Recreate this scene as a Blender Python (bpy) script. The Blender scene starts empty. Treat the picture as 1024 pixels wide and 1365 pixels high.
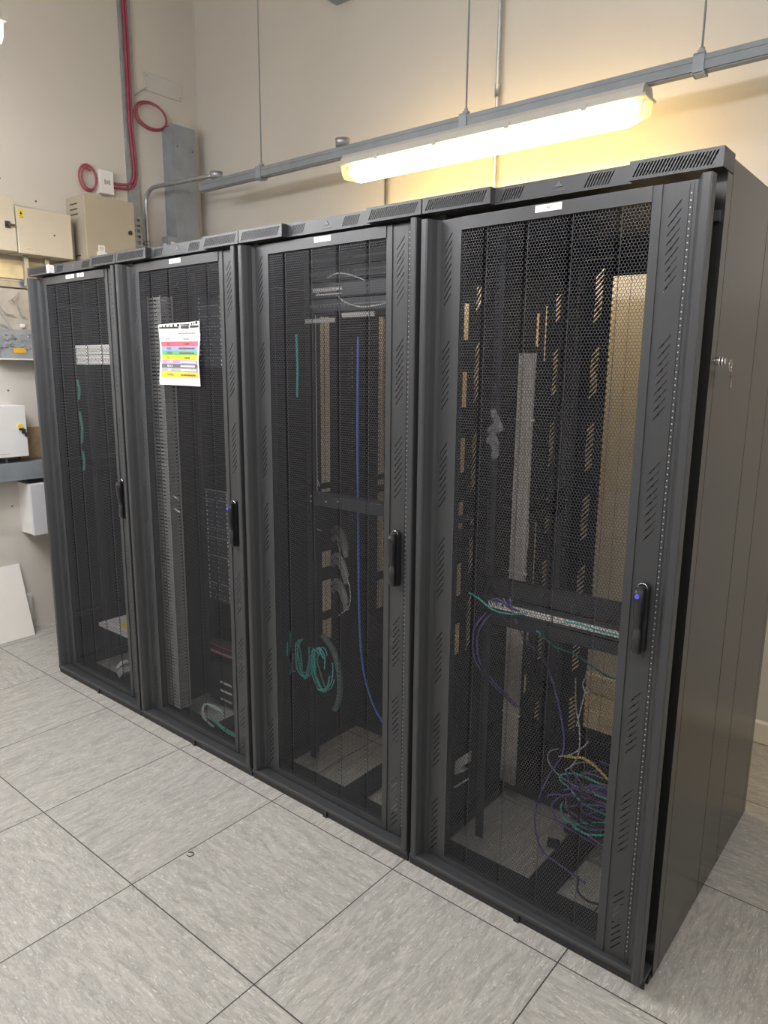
import bpy, math, random
from mathutils import Vector, Matrix
random.seed(7)
PI = math.pi
SC = bpy.context.scene
COL = SC.collection

# ------------------------------------------------------------------ materials
MATS = {}
def mat(name, col, rough=0.5, metal=0.0, noise=0.0, nscale=8.0, bump=0.0, bscale=300.0, spec=0.5, trans=0.0, alpha=1.0, coat=0.0):
    if name in MATS: return MATS[name]
    m = bpy.data.materials.new(name); m.use_nodes = True
    nt = m.node_tree; b = nt.nodes['Principled BSDF']
    b.inputs['Base Color'].default_value = (*col, 1)
    b.inputs['Roughness'].default_value = rough
    b.inputs['Metallic'].default_value = metal
    b.inputs['Specular IOR Level'].default_value = spec
    b.inputs['Transmission Weight'].default_value = trans
    b.inputs['Alpha'].default_value = alpha
    b.inputs['Coat Weight'].default_value = coat
    tc = nt.nodes.new('ShaderNodeTexCoord')
    if noise > 0:
        n = nt.nodes.new('ShaderNodeTexNoise'); n.inputs['Scale'].default_value = nscale; n.inputs['Detail'].default_value = 5
        nt.links.new(tc.outputs['Object'], n.inputs['Vector'])
        r = nt.nodes.new('ShaderNodeValToRGB')
        r.color_ramp.elements[0].position = 0.3; r.color_ramp.elements[1].position = 0.7
        r.color_ramp.elements[0].color = (*[max(0, c*(1-noise)) for c in col], 1)
        r.color_ramp.elements[1].color = (*[min(1, c*(1+noise)) for c in col], 1)
        nt.links.new(n.outputs['Fac'], r.inputs['Fac']); nt.links.new(r.outputs['Color'], b.inputs['Base Color'])
    if bump > 0:
        n2 = nt.nodes.new('ShaderNodeTexNoise'); n2.inputs['Scale'].default_value = bscale; n2.inputs['Detail'].default_value = 3
        nt.links.new(tc.outputs['Object'], n2.inputs['Vector'])
        bp = nt.nodes.new('ShaderNodeBump'); bp.inputs['Strength'].default_value = bump; bp.inputs['Distance'].default_value = 0.002
        nt.links.new(n2.outputs['Fac'], bp.inputs['Height']); nt.links.new(bp.outputs['Normal'], b.inputs['Normal'])
    MATS[name] = m; return m

def emit(name, col, strength):
    if name in MATS: return MATS[name]
    m = bpy.data.materials.new(name); m.use_nodes = True; nt = m.node_tree
    for n in list(nt.nodes): nt.nodes.remove(n)
    o = nt.nodes.new('ShaderNodeOutputMaterial'); e = nt.nodes.new('ShaderNodeEmission')
    e.inputs['Color'].default_value = (*col, 1); e.inputs['Strength'].default_value = strength
    nt.links.new(e.outputs[0], o.inputs['Surface']); MATS[name] = m; return m

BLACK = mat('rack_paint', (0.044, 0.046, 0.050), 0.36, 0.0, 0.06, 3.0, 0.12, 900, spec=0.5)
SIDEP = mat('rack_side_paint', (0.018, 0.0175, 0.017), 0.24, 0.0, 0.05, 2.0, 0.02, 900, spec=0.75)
MESHM = mat('perforated_steel', (0.050, 0.052, 0.060), 0.42, 0.0, 0.05, 5.0, spec=0.5)
INNER = mat('rack_inner_paint', (0.020, 0.021, 0.025), 0.5, 0.0, 0.1, 6.0)
INNER2 = mat('equipment_black', (0.030, 0.031, 0.036), 0.4, 0.0, 0.1, 20.0)
PLASTB = mat('black_plastic', (0.022, 0.022, 0.025), 0.3, 0.0, 0.05, 20)
WALLM = mat('wall_paint', (0.62, 0.588, 0.535), 0.72, 0.0, 0.025, 1.3, 0.15, 120)
CEILM = mat('ceiling_paint', (0.78, 0.76, 0.72), 0.8, 0.0, 0.02, 2)
GALV = mat('galvanised_steel', (0.42, 0.44, 0.46), 0.38, 0.75, 0.12, 25.0)
GREYP = mat('grey_painted_steel', (0.30, 0.33, 0.36), 0.45, 0.2, 0.08, 12.0)
TRUNK = mat('trunking_grey', (0.24, 0.26, 0.28), 0.5, 0.35, 0.08, 10.0)
CHROME = mat('chrome', (0.75, 0.75, 0.76), 0.12, 1.0, 0.03, 10)
BEIGE = mat('beige_enclosure', (0.62, 0.56, 0.45), 0.5, 0.0, 0.04, 4)
TAUPE = mat('taupe_enclosure', (0.44, 0.39, 0.30), 0.5, 0.0, 0.05, 4)
WHITEP = mat('white_plastic', (0.80, 0.79, 0.77), 0.4, 0.0, 0.02, 6)
OFFW = mat('off_white_board', (0.84, 0.81, 0.76), 0.6, 0.0, 0.02, 5)
WOOD = mat('plywood', (0.80, 0.64, 0.36), 0.6, 0.0, 0.18, 14)
WOOD2 = mat('tan_wood', (0.45, 0.32, 0.19), 0.65, 0.0, 0.15, 30)
LABELM = mat('white_label', (0.86, 0.85, 0.83), 0.5, 0.0, 0.01, 5)
INK = mat('printed_ink', (0.03, 0.03, 0.035), 0.6, 0.0, 0.05, 50)
GREYINK = mat('grey_ink', (0.35, 0.35, 0.36), 0.6, 0.0, 0.05, 50)
YEL = mat('yellow_sticker', (0.85, 0.62, 0.04), 0.5, 0.0, 0.03, 20)
RED = mat('red_cable_sheath', (0.34, 0.065, 0.10), 0.45, 0.0, 0.06, 30)
REDP = mat('red_panel_strip', (0.42, 0.07, 0.07), 0.45, 0.0, 0.06, 30)
PURP = mat('purple_cable', (0.13, 0.09, 0.32), 0.4, 0.0, 0.06, 30)
TEAL = mat('teal_cable', (0.06, 0.42, 0.40), 0.4, 0.0, 0.06, 30)
GREEN = mat('green_cable', (0.07, 0.32, 0.24), 0.4, 0.0, 0.06, 30)
BLUE = mat('blue_cable', (0.05, 0.14, 0.50), 0.4, 0.0, 0.06, 30)
YCAB = mat('yellow_cable', (0.62, 0.50, 0.10), 0.4, 0.0, 0.06, 30)
GCAB = mat('grey_cable', (0.34, 0.33, 0.32), 0.45, 0.0, 0.10, 30)
LCAB = mat('light_grey_cable', (0.50, 0.50, 0.50), 0.45, 0.0, 0.06, 30)
DUCTG = mat('duct_grey', (0.36, 0.36, 0.35), 0.5, 0.0, 0.06, 20)
LOCKB = mat('blue_cap_and_glint', (0.10, 0.10, 0.70), 0.3, 0.0, 0.05, 20)
DOTMETAL = mat('lit_dot_and_metal', (0.62, 0.62, 0.60), 0.3, 0.4, 0.05, 20)  # bright metal, also the colour for light showing through door holes
BAGM = mat('clear_polythene', (0.7, 0.7, 0.72), 0.2, 0.0, 0.03, 30, alpha=0.22)
ENDM = mat('clear_polycarbonate', (0.95, 0.88, 0.66), 0.15, 0.0, 0.03, 30, alpha=0.45)
TUBE_WARM = emit('lit_warm_tube', (1.0, 0.68, 0.26), 25.0)
TUBE_ROOM = emit('lit_room_tube', (0.98, 0.98, 1.0), 34.0)

def floor_material():
    m = bpy.data.materials.new('marbled_vinyl_floor'); m.use_nodes = True; nt = m.node_tree
    b = nt.nodes['Principled BSDF']; L = nt.links.new
    def N(t, **k):
        n = nt.nodes.new(t)
        for a, v in k.items(): setattr(n, a, v)
        return n
    def M(op, a, c=None, d=None):
        n = N('ShaderNodeMath', operation=op)
        for i, v in enumerate((a, c, d)):
            if v is None: continue
            if isinstance(v, (int, float)): n.inputs[i].default_value = v
            else: L(v, n.inputs[i])
        return n.outputs[0]
    tc = N('ShaderNodeTexCoord'); sp = N('ShaderNodeSeparateXYZ'); L(tc.outputs['Object'], sp.inputs[0])
    x, y = sp.outputs[0], sp.outputs[1]
    tx = M('DIVIDE', M('ADD', x, 0.2258), 0.6); ty = M('DIVIDE', M('ADD', y, 0.0574), 0.6)
    ix, iy = M('FLOOR', tx), M('FLOOR', ty)
    fx, fy = M('FRACT', tx), M('FRACT', ty)
    ex = M('MINIMUM', fx, M('SUBTRACT', 1.0, fx)); ey = M('MINIMUM', fy, M('SUBTRACT', 1.0, fy))
    line = M('LESS_THAN', M('MINIMUM', ex, ey), 0.0032)
    cid = N('ShaderNodeCombineXYZ'); L(ix, cid.inputs[0]); L(iy, cid.inputs[1])
    wn = N('ShaderNodeTexWhiteNoise', noise_dimensions='3D'); L(cid.outputs[0], wn.inputs['Vector'])
    row0 = M('COMPARE', iy, 0.0, 0.1)
    rot = M('MAXIMUM', row0, M('LESS_THAN', wn.outputs['Value'], 0.22))
    nrot = M('SUBTRACT', 1.0, rot)
    # streak coordinates: u along the grain, v across, swapped on turned tiles
    u = M('ADD', M('MULTIPLY', x, nrot), M('MULTIPLY', y, rot)); v = M('ADD', M('MULTIPLY', y, nrot), M('MULTIPLY', x, rot))
    off = M('MULTIPLY', wn.outputs['Value'], 37.0)
    def streak(su, sv, detail, dist, ramp):
        c = N('ShaderNodeCombineXYZ'); L(M('ADD', M('MULTIPLY', M('ADD', u, M('MULTIPLY', v, 0.08)), su), off), c.inputs[0]); L(M('MULTIPLY', v, sv), c.inputs[1]); L(off, c.inputs[2])
        n = N('ShaderNodeTexNoise'); n.inputs['Scale'].default_value = 1.0; n.inputs['Detail'].default_value = detail
        n.inputs['Roughness'].default_value = 0.62; n.inputs['Distortion'].default_value = dist
        L(c.outputs[0], n.inputs['Vector'])
        r = N('ShaderNodeValToRGB'); L(n.outputs['Fac'], r.inputs['Fac'])
        els = r.color_ramp.elements
        els[0].position, els[0].color = ramp[0][0], (*ramp[0][1], 1); els[1].position, els[1].color = ramp[1][0], (*ramp[1][1], 1)
        return r.outputs['Color']
    base = streak(8, 36, 8, 1.4, [(0.36, (0.325, 0.315, 0.288)), (0.62, (0.465, 0.45, 0.415))])
    fleck = streak(30, 170, 3, 1.8, [(0.57, (0, 0, 0)), (0.66, (1, 1, 1))])
    dark = streak(20, 130, 4, 2.4, [(0.56, (0, 0, 0)), (0.68, (1, 1, 1))])
    m1 = N('ShaderNodeMix', data_type='RGBA'); L(M('MULTIPLY', fleck, 0.9), m1.inputs[0]); L(base, m1.inputs[6]); m1.inputs[7].default_value = (0.66, 0.64, 0.59, 1)
    m2 = N('ShaderNodeMix', data_type='RGBA'); L(M('MULTIPLY', dark, 0.75), m2.inputs[0]); L(m1.outputs[2], m2.inputs[6]); m2.inputs[7].default_value = (0.25, 0.235, 0.21, 1)
    m3 = N('ShaderNodeMix', data_type='RGBA'); L(line, m3.inputs[0]); L(m2.outputs[2], m3.inputs[6]); m3.inputs[7].default_value = (0.035, 0.033, 0.03, 1)
    L(m3.outputs[2], b.inputs['Base Color']); b.inputs['Roughness'].default_value = 0.48
    return m
FLOORM = floor_material()

# ------------------------------------------------------------------ mesh helpers
class MB:
    def __init__(s): s.v = []; s.f = []; s.sm = []
    def add(s, vs, fs, smooth=False):
        o = len(s.v); s.v += [tuple(p) for p in vs]; s.f += [tuple(i+o for i in f) for f in fs]; s.sm += [smooth]*len(fs)
        return s
    def box(s, x0, x1, y0, y1, z0, z1, c=0.0):
        """box, optionally chamfered by c on all edges"""
        if c <= 0:
            vs = [(x, y, z) for x in (x0, x1) for y in (y0, y1) for z in (z0, z1)]
            return s.add(vs, [(0,1,3,2),(4,6,7,5),(0,4,5,1),(2,3,7,6),(0,2,6,4),(1,5,7,3)])
        import bmesh
        bm = bmesh.new(); bmesh.ops.create_cube(bm, size=1)
        for v in bm.verts: v.co = Vector(((x0+x1)/2+v.co.x*(x1-x0), (y0+y1)/2+v.co.y*(y1-y0), (z0+z1)/2+v.co.z*(z1-z0)))
        bmesh.ops.bevel(bm, geom=bm.edges[:], offset=c, segments=2, affect='EDGES', profile=0.5)
        bm.verts.index_update()
        s.add([v.co[:] for v in bm.verts], [[v.index for v in f.verts] for f in bm.faces]); bm.free(); return s
    def poly_prism(s, pts, axis, a0, a1, smooth=False):
        """extrude a 2-D polygon along axis (0,1,2); pts are the other two coords in order"""
        n = len(pts)
        def mk(p, a):
            q = list(p); q.insert(axis, a); return tuple(q)
        vs = [mk(p, a0) for p in pts] + [mk(p, a1) for p in pts]
        fs = [tuple(range(n)), tuple(range(2*n-1, n-1, -1))]
        o = len(s.v); s.v += vs; s.f += [tuple(i+o for i in f) for f in fs]; s.sm += [False]*2
        s.f += [tuple(i+o for i in (k, (k+1) % n, n+(k+1) % n, n+k)) for k in range(n)]; s.sm += [smooth]*n
        return s
    def cyl(s, c, r, h, axis=2, n=20, r2=None, smooth=True):
        r2 = r if r2 is None else r2
        def mk(a, rr, t):
            p = [rr*math.cos(a), rr*math.sin(a)]; p.insert(axis, t); return (c[0]+p[0], c[1]+p[1], c[2]+p[2])
        vs = [mk(2*PI*k/n, r, 0) for k in range(n)] + [mk(2*PI*k/n, r2, h) for k in range(n)]
        o = len(s.v); s.v += vs
        s.f += [tuple(o+k for k in range(n)), tuple(o+n+k for k in reversed(range(n)))]; s.sm += [False]*2
        s.f += [(o+k, o+(k+1) % n, o+n+(k+1) % n, o+n+k) for k in range(n)]; s.sm += [smooth]*n
        return s
    def tube(s, pts, r, n=8, closed=False, sub=6):
        P = [Vector(p) for p in pts]
        if sub > 1 and len(P) > 2:
            Q = []; m = len(P); rng = m if closed else m-1
            for i in range(rng):
                if closed: p0, p1, p2, p3 = P[(i-1) % m], P[i], P[(i+1) % m], P[(i+2) % m]
                else: p0, p1, p2, p3 = P[max(i-1, 0)], P[i], P[i+1], P[min(i+2, m-1)]
                for k in range(sub):
                    t = k/sub
                    Q.append(0.5*((2*p1)+(-p0+p2)*t+(2*p0-5*p1+4*p2-p3)*t*t+(-p0+3*p1-3*p2+p3)*t**3))
            if not closed: Q.append(P[-1])
            P = Q
        m = len(P); o = len(s.v); up = None
        for i, p in enumerate(P):
            a = P[(i-1) % m] if closed else P[max(i-1, 0)]; b = P[(i+1) % m] if closed else P[min(i+1, m-1)]
            t = (b-a).normalized() if (b-a).length > 1e-9 else Vector((0, 0, 1))
            if up is None:
                up = t.orthogonal().normalized()
            up = (up - t*up.dot(t))
            up = up.normalized() if up.length > 1e-6 else t.orthogonal().normalized()
            sd = t.cross(up)
            for k in range(n):
                an = 2*PI*k/n; s.v.append(tuple(p+r*(math.cos(an)*up+math.sin(an)*sd)))
        for i in range(m if closed else m-1):
            j = (i+1) % m
            for k in range(n):
                s.f.append((o+i*n+k, o+i*n+(k+1) % n, o+j*n+(k+1) % n, o+j*n+k)); s.sm.append(True)
        if not closed:
            s.f.append(tuple(o+k for k in reversed(range(n)))); s.f.append(tuple(o+(m-1)*n+k for k in range(n))); s.sm += [False]*2
        return s
    def mesh(s, name, m):
        me = bpy.data.meshes.new(name); me.from_pydata(s.v, [], s.f); me.polygons.foreach_set('use_smooth', s.sm)
        for mm in (m if isinstance(m, (list, tuple)) else [m]): me.materials.append(mm)
        me.update(); return me

def link(name, me, parent=None, loc=(0, 0, 0), rot=(0, 0, 0)):
    o = bpy.data.objects.new(name, me); COL.objects.link(o)
    if parent: o.parent = parent
    o.location = loc; o.rotation_euler = rot; return o
def obj(name, mb, m, parent=None, loc=(0, 0, 0), rot=(0, 0, 0)): return link(name, mb.mesh(name, m), parent, loc, rot)
def tag(o, label, cat, group=None):
    o['label'] = label; o['category'] = cat
    if group: o['group'] = group
    return o
def thing(name, label, cat, loc=(0, 0, 0), rot=(0, 0, 0), group=None):
    o = bpy.data.objects.new(name, None); COL.objects.link(o); o.location = loc; o.rotation_euler = rot
    o.empty_display_size = 0.1
    return tag(o, label, cat, group)
def struct(name, mb, m):
    o = obj(name, mb, m); o['kind'] = 'structure'; return o
def text_mesh(name, body, size, m, parent, loc, rot, align='CENTER'):
    cu = bpy.data.curves.new('letters', 'FONT'); cu.body = body; cu.size = size; cu.align_x = align; cu.align_y = 'CENTER'; cu.extrude = 0.0002
    to = bpy.data.objects.new('letters', cu); COL.objects.link(to)
    bpy.context.view_layer.update()
    me = bpy.data.meshes.new_from_object(to.evaluated_get(bpy.context.evaluated_depsgraph_get()))
    bpy.data.objects.remove(to); me.materials.clear(); me.materials.append(m); me.name = name
    return link(name, me, parent, loc, rot)
def copy_tree(o, parent=None):
    c = o.copy(); COL.objects.link(c)
    if parent: c.parent = parent
    for ch in list(o.children): copy_tree(ch, c)
    return c

CACHE = {}
def shared(key, fn, m):
    if key not in CACHE: CACHE[key] = fn().mesh(key, m)
    return CACHE[key]

# sheet in a plane: map (u, z, depth) -> xyz
def slab(mb, F, poly, t):
    """poly: list of (u,z) quads/tris; thickness t"""
    n = len(poly)
    vs = [F(u, z, 0) for u, z in poly] + [F(u, z, t) for u, z in poly]
    mb.add(vs, [tuple(range(n)), tuple(range(2*n-1, n-1, -1))] + [(k, (k+1) % n, n+(k+1) % n, n+k) for k in range(n)])
def column_windows(mb, F, u0, u1, z0, z1, wins, t):
    z = z0
    for a, b in sorted(wins):
        slab(mb, F, [(u0, z), (u1, z), (u1, a), (u0, a)], t); z = b
    slab(mb, F, [(u0, z), (u1, z), (u1, z1), (u0, z1)], t)
def column_slots(mb, F, u0, u1, z0, z1, groups, t, rise=0.034, pitch=0.0205, w=0.0045, margin=0.0):
    """sheet column with diagonal slots: every group (a,b) holds parallel slanted slots"""
    if margin > 0:
        slab(mb, F, [(u0, z0), (u0+margin, z0), (u0+margin, z1), (u0, z1)], t)
        slab(mb, F, [(u1-margin, z0), (u1, z0), (u1, z1), (u1-margin, z1)], t)
        u0 += margin; u1 -= margin
    lo = [(u0, z0), (u1, z0)]
    for a, b in sorted(groups):
        n = int((b-a-rise)/pitch)+1
        for k in range(n):
            s = a+k*pitch
            slab(mb, F, [lo[0], lo[1], (u1, s+rise), (u0, s)], t)
            lo = [(u0, s+w), (u1, s+rise+w)]
    slab(mb, F, [lo[0], lo[1], (u1, z1), (u0, z1)], t)

# ------------------------------------------------------------------ camera
cam = bpy.data.cameras.new('camera'); co = bpy.data.objects.new('camera', cam); COL.objects.link(co)
cx, cy, cz, yaw, pit, rol, foc = 0.4945, -1.7264, 1.6416, -0.6875, -0.1956, 0.0087, 957.33
f = Vector((math.sin(yaw)*math.cos(pit), math.cos(yaw)*math.cos(pit), math.sin(pit)))
rt = Vector((math.cos(yaw), -math.sin(yaw), 0)); up = rt.cross(f)
rt2 = math.cos(rol)*rt + math.sin(rol)*up; up2 = -math.sin(rol)*rt + math.cos(rol)*up
co.matrix_world = Matrix(((rt2.x, up2.x, -f.x, cx), (rt2.y, up2.y, -f.y, cy), (rt2.z, up2.z, -f.z, cz), (0, 0, 0, 1)))
cam.sensor_fit = 'HORIZONTAL'; cam.sensor_width = 36; cam.lens = foc/1024*36; cam.clip_start = 0.02
SC.camera = co

# ------------------------------------------------------------------ room shell
XL, XR, YB, YF, ZC = -4.02, 2.3, 1.67, -3.6, 4.3
struct('floor', MB().box(XL-.1, XR+.1, YF-.1, YB+.1, -0.1, 0), FLOORM)
struct('ceiling', MB().box(XL-.1, XR+.1, YF-.1, YB+.1, ZC, ZC+.1), CEILM)
struct('wall_left', MB().box(XL-.1, XL, YF, YB, 0, ZC), WALLM)
struct('wall_right', MB().box(XR, XR+.1, YF, YB, 0, ZC), WALLM)
struct('wall_back', MB().box(XL-.1, XR+.1, YB, YB+.1, 0, ZC), WALLM)
struct('wall_front', MB().box(XL-.1, XR+.1, YF-.1, YF, 0, ZC), WALLM)
sk = MB().poly_prism([(YB, 0.004), (YB-.014, 0.004), (YB-.014, .096), (YB-.006, .106), (YB, .106)], 0, XL, XR)
struct('baseboard_back', sk, mat('skirting_paint', (0.72, 0.66, 0.54), 0.45, 0.0, 0.02, 4))

# ------------------------------------------------------------------ racks
RW = 0.800
X0 = [-3.221, -2.415, -1.609, -0.803]          # left edges, left rack first
GROUPS = [(0.068, 0.268), (0.369, 0.569), (0.664, 0.860), (0.947, 1.147), (1.237, 1.438), (1.533, 1.735), (1.829, 2.032)]
MX0, MX1, MZ0, MZ1 = 0.117, 0.653, 0.070, 2.033
PLY = 0.047                                   # recessed plane of the door

def pleat(x):                                  # depth of the folded mesh sheet at x
    c = (MX0+MX1)/2
    for g in (-0.19, -0.063, 0.063, 0.19):
        d = abs(x-(c+g))
        if d < 0.006: return 0.0065*min(1.0, (0.006-d)/0.003)
    return 0.0
def hex_mesh(k_open=0.875):
    mb = MB(); a = 0.0088; R = a/math.sqrt(3); hr = R*k_open; dz = R*1.5
    V, F, S = mb.v, mb.f, mb.sm
    nz = int((MZ1-MZ0)/dz); nx = int((MX1-MX0)/a)
    ang = [PI/2 + k*PI/3 for k in range(6)]
    cs = [(math.cos(t), math.sin(t)) for t in ang]
    t = 0.0010
    for j in range(nz+1):
        z = MZ0 + j*dz
        for i in range(nx+1):
            x = MX0 + i*a + (a/2 if j % 2 else 0)
            if x > MX1+0.002: continue
            o = len(V)
            for c, s in cs:
                px = min(max(x+R*c, MX0), MX1); V.append((px, PLY+pleat(px), min(max(z+R*s, MZ0), MZ1)))
            for c, s in cs:
                px = min(max(x+hr*c, MX0), MX1); V.append((px, PLY+pleat(px), min(max(z+hr*s, MZ0), MZ1)))
            for c, s in cs:
                px = min(max(x+hr*c, MX0), MX1); V.append((px, PLY+pleat(px)+t, min(max(z+hr*s, MZ0), MZ1)))
            for k in range(6):
                q = (k+1) % 6
                F.append((o+k, o+q, o+6+q, o+6+k)); F.append((o+6+k, o+6+q, o+12+q, o+12+k)); S.append(False); S.append(False)
    c = (MX0+MX1)/2
    for g in (-0.19, -0.063, 0.063, 0.19):      # solid fold line beside every pleat
        mb.box(c+g+.0062, c+g+.0074, PLY-.0006, PLY+.0008, MZ0, MZ1)
    return mb

def door_frame():
    mb = MB(); z0, z1 = 0.045, 2.067
    F = lambda u, z, d: (u, PLY+d, z); t = 0.0015
    # left: lip, wing, hinge margin, slots, strip
    def wing(pts):       # plan polyline -> thin vertical sheet
        n = len(pts)
        for (xa, ya), (xb, yb) in zip(pts[:-1], pts[1:]):
            mb.add([(xa, ya, z0), (xb, yb, z0), (xb, yb, z1), (xa, ya, z1)], [(0, 1, 2, 3)])
            L = math.hypot(xb-xa, yb-ya); nx, ny = -(yb-ya)/L*t, (xb-xa)/L*t
            mb.add([(xa+nx, ya+ny, z0), (xb+nx, yb+ny, z0), (xb+nx, yb+ny, z1), (xa+nx, ya+ny, z1)], [(0, 3, 2, 1)])
            mb.add([(xa, ya, z0), (xb, yb, z0), (xb+nx, yb+ny, z0), (xa+nx, ya+ny, z0)], [(0, 1, 2, 3)])
            mb.add([(xa, ya, z1), (xb, yb, z1), (xb+nx, yb+ny, z1), (xa+nx, ya+ny, z1)], [(0, 1, 2, 3)])
    wing([(0.006, 0.024), (0.006, 0.003), (0.009, 0.0), (0.024, 0.0), (0.028, 0.003), (0.034, 0.018), (0.039, 0.036), (0.045, PLY)])
    wing([(0.752, PLY), (0.759, 0.036), (0.767, 0.018), (0.775, 0.003), (0.779, 0.0), (0.794, 0.0), (0.797, 0.003), (0.797, 0.028)])
    slab(mb, F, [(0.045, z0), (0.056, z0), (0.056, z1), (0.045, z1)], t)
    column_slots(mb, F, 0.056, 0.085, z0, z1, GROUPS, t, margin=0.0025)
    slab(mb, F, [(0.085, z0), (MX0, z0), (MX0, z1), (0.085, z1)], t)
    G = [g for g in GROUPS if abs(g[0]-0.947) > .01]
    slab(mb, F, [(MX1, z0), (0.690, z0), (0.690, z1), (MX1, z1)], t)
    column_slots(mb, F, 0.690, 0.722, z0, z1, G, t, margin=0.0025)
    slab(mb, F, [(0.722, z0), (0.752, z0), (0.752, z1), (0.722, z1)], t)
    # raised folds round the window
    for xa, xb in ((MX0-.026, MX0), (MX1, MX1+.022)):
        mb.box(xa, xb, PLY-.0035, PLY, z0, z1)
    # top and bottom rails
    mb.box(MX0, MX1, PLY-.006, PLY+.016, MZ1, z1); mb.box(MX0, MX1, PLY-.004, PLY+.016, z0, MZ0)
    mb.box(MX0-.002, MX0+.0015, PLY, PLY+.02, z0, z1); mb.box(MX1-.0015, MX1+.002, PLY, PLY+.02, z0, z1)
    return mb
def hole_light_strip():  # pale discs stand in for light through a column of punched holes
    mb = MB(); z = 0.09
    while z < 2.04:
        mb.cyl((0.7395, PLY-.0012, z), 0.0017, 0.002, axis=1, n=6); z += 0.0150
    return mb
def hole_groove():
    mb = MB(); mb.box(0.7345, 0.7355, PLY-.001, PLY+.0002, 0.05, 2.06); mb.box(0.7435, 0.7445, PLY-.001, PLY+.0002, 0.05, 2.06); return mb
def handle_plate():
    mb = MB(); n = 10
    zt, zb, x, w = 1.136, 0.950, 0.709, 0.0145
    pts = [(x+w*math.cos(PI*k/n), zt-w+w*math.sin(PI*k/n)) for k in range(n+1)] + [(x-w+w*(1-math.cos(PI*k/n)), zb+w-w*math.sin(PI*k/n)) for k in range(n+1)]
    mb.poly_prism([(p[0], p[1]) for p in pts], 1, PLY-.016, PLY-.001); return mb
def handle_lever():
    mb = MB(); x = 0.709
    secs = [(1.128, .010, .020, .030), (1.120, .0125, .018, .040), (1.095, .0125, .018, .042), (1.06, .0105, .018, .040), (1.03, .0085, .018, .036),
            (1.018, .0085, .017, .030), (1.014, .0105, .017, .034), (0.985, .0115, .017, .036), (0.965, .0115, .017, .034), (0.955, .009, .017, .026)]
    vs = []; n = 8
    for z, w, ya, yb in secs:
        for k in range(n):
            a = 2*PI*k/n + PI/8; cxx = math.copysign(abs(math.cos(a))**.6, math.cos(a)); sy = math.copysign(abs(math.sin(a))**.6, math.sin(a))
            vs.append((x-.002+w*cxx, PLY-(ya+yb)/2 + (yb-ya)/2*sy, z))
    fs = [tuple(range(n)), tuple(len(vs)-1-k for k in range(n))]
    for i in range(len(secs)-1):
        fs += [(i*n+k, i*n+(k+1) % n, (i+1)*n+(k+1) % n, (i+1)*n+k) for k in range(n)]
    mb.add(vs, fs, True); return mb
def lock_cap():
    return MB().cyl((0.707, PLY-.045, 1.108), 0.0062, 0.006, axis=1, n=16)
def lock_ring():
    mb = MB(); mb.tube([(0.709+.0125*math.cos(t), PLY-.017, 1.124+.0125*math.sin(t)) for t in [PI*k/8 for k in range(9)]], 0.0016, n=6, sub=1); return mb

def header_body():
    mb = MB(); z0, z1 = 2.076, 2.118
    for xa, xb in ((0.002, 0.225), (0.598, 0.804)):       # protruding end boxes (open front, vent sheets are sub-parts)
        mb.box(xa, xb, 0.012, 0.095, z1-.002, z1); mb.box(xa, xb, 0.012, 0.095, z0, z0+.002)
        mb.box(xa, xa+.002, 0.012, 0.095, z0, z1); mb.box(xb-.002, xb, 0.012, 0.095, z0, z1)
    mb.box(0.225, 0.598, 0.034, 0.095, z1-.002, z1); mb.box(0.225, 0.598, 0.034, 0.095, z0, z0+.002)
    mb.box(0.002, 0.802, 0.092, 0.095, z0, z1)
    return mb
def vent_sheet(u0, u1, y, parts):
    """front sheet of header; parts = slot fields (a,b)"""
    mb = MB(); z0, z1 = 2.076, 2.118; t = .0015
    F = lambda u, z, d: (u, y+d, z)
    zl, zh = z0+.007, z1-.007
    slab(mb, F, [(u0, z0), (u1, z0), (u1, zl), (u0, zl)], t); slab(mb, F, [(u0, zh), (u1, zh), (u1, z1), (u0, z1)], t)
    lean = 0.014; p = 0.0074; w = 0.0040
    edge = [(u0, zl), (u0, zh)]
    for a, b in parts:
        k = a
        while k+lean+w < b:
            slab(mb, F, [edge[0], (k, zl), (k+lean, zh), edge[1]], t); edge = [(k+w, zl), (k+w+lean, zh)]; k += p
    slab(mb, F, [edge[0], (u1, zl), (u1, zh), edge[1]], t)
    return mb
def badge():
    mb = MB(); x, z, y = 0.41, 2.100, 0.0325
    for k in range(3):
        a = PI/2+k*2*PI/3; c, s = math.cos(a), math.sin(a)
        tip = (x+.013*c, z+.010*s); l = (x+.005*math.cos(a+1.0), z+.005*math.sin(a+1.0)); r = (x+.005*math.cos(a-1.0), z+.005*math.sin(a-1.0))
        mb.poly_prism([(x, z), l, tip, r], 1, y, y+.003)
    mb.box(x-.020, x+.020, y+.0005, y+.003, 2.0855, 2.0875)
    return mb

def base_frame():
    mb = MB()
    mb.box(0.002, 0.799, 0.006, 0.010, 0.001, 0.0275)  # black strip standing in for the shadow under the ledge
    mb.box(0.0, 0.80, 0.06, 0.15, 0.004, 0.040); mb.box(0.0, 0.037, 0.15, 1.0, 0.004, 0.040); mb.box(0.763, 0.80, 0.15, 1.0, 0.004, 0.040)
    mb.box(0.365, 0.452, 0.15, 0.60, 0.004, 0.030); mb.box(0.037, 0.763, 0.60, 1.02, 0.004, 0.042)
    mb.box(0.0, 0.80, 1.0, 1.04, 0.004, 0.10)
    return mb
def kick_ledge():
    mb = MB(); mb.poly_prism([(0.000, 0.028), (0.000, 0.037), (0.003, 0.041), (0.008, 0.042), (0.066, 0.042), (0.066, 0.028)], 0, 0.003, 0.799)
    return mb
def kick_foot(x=0.0):
    return MB().box(x-.008, x+.010, 0.0, 0.0055, 0.0, 0.0275).box(x-.03, x+.03, 0.02, 0.05, 0.0, 0.012)
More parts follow.
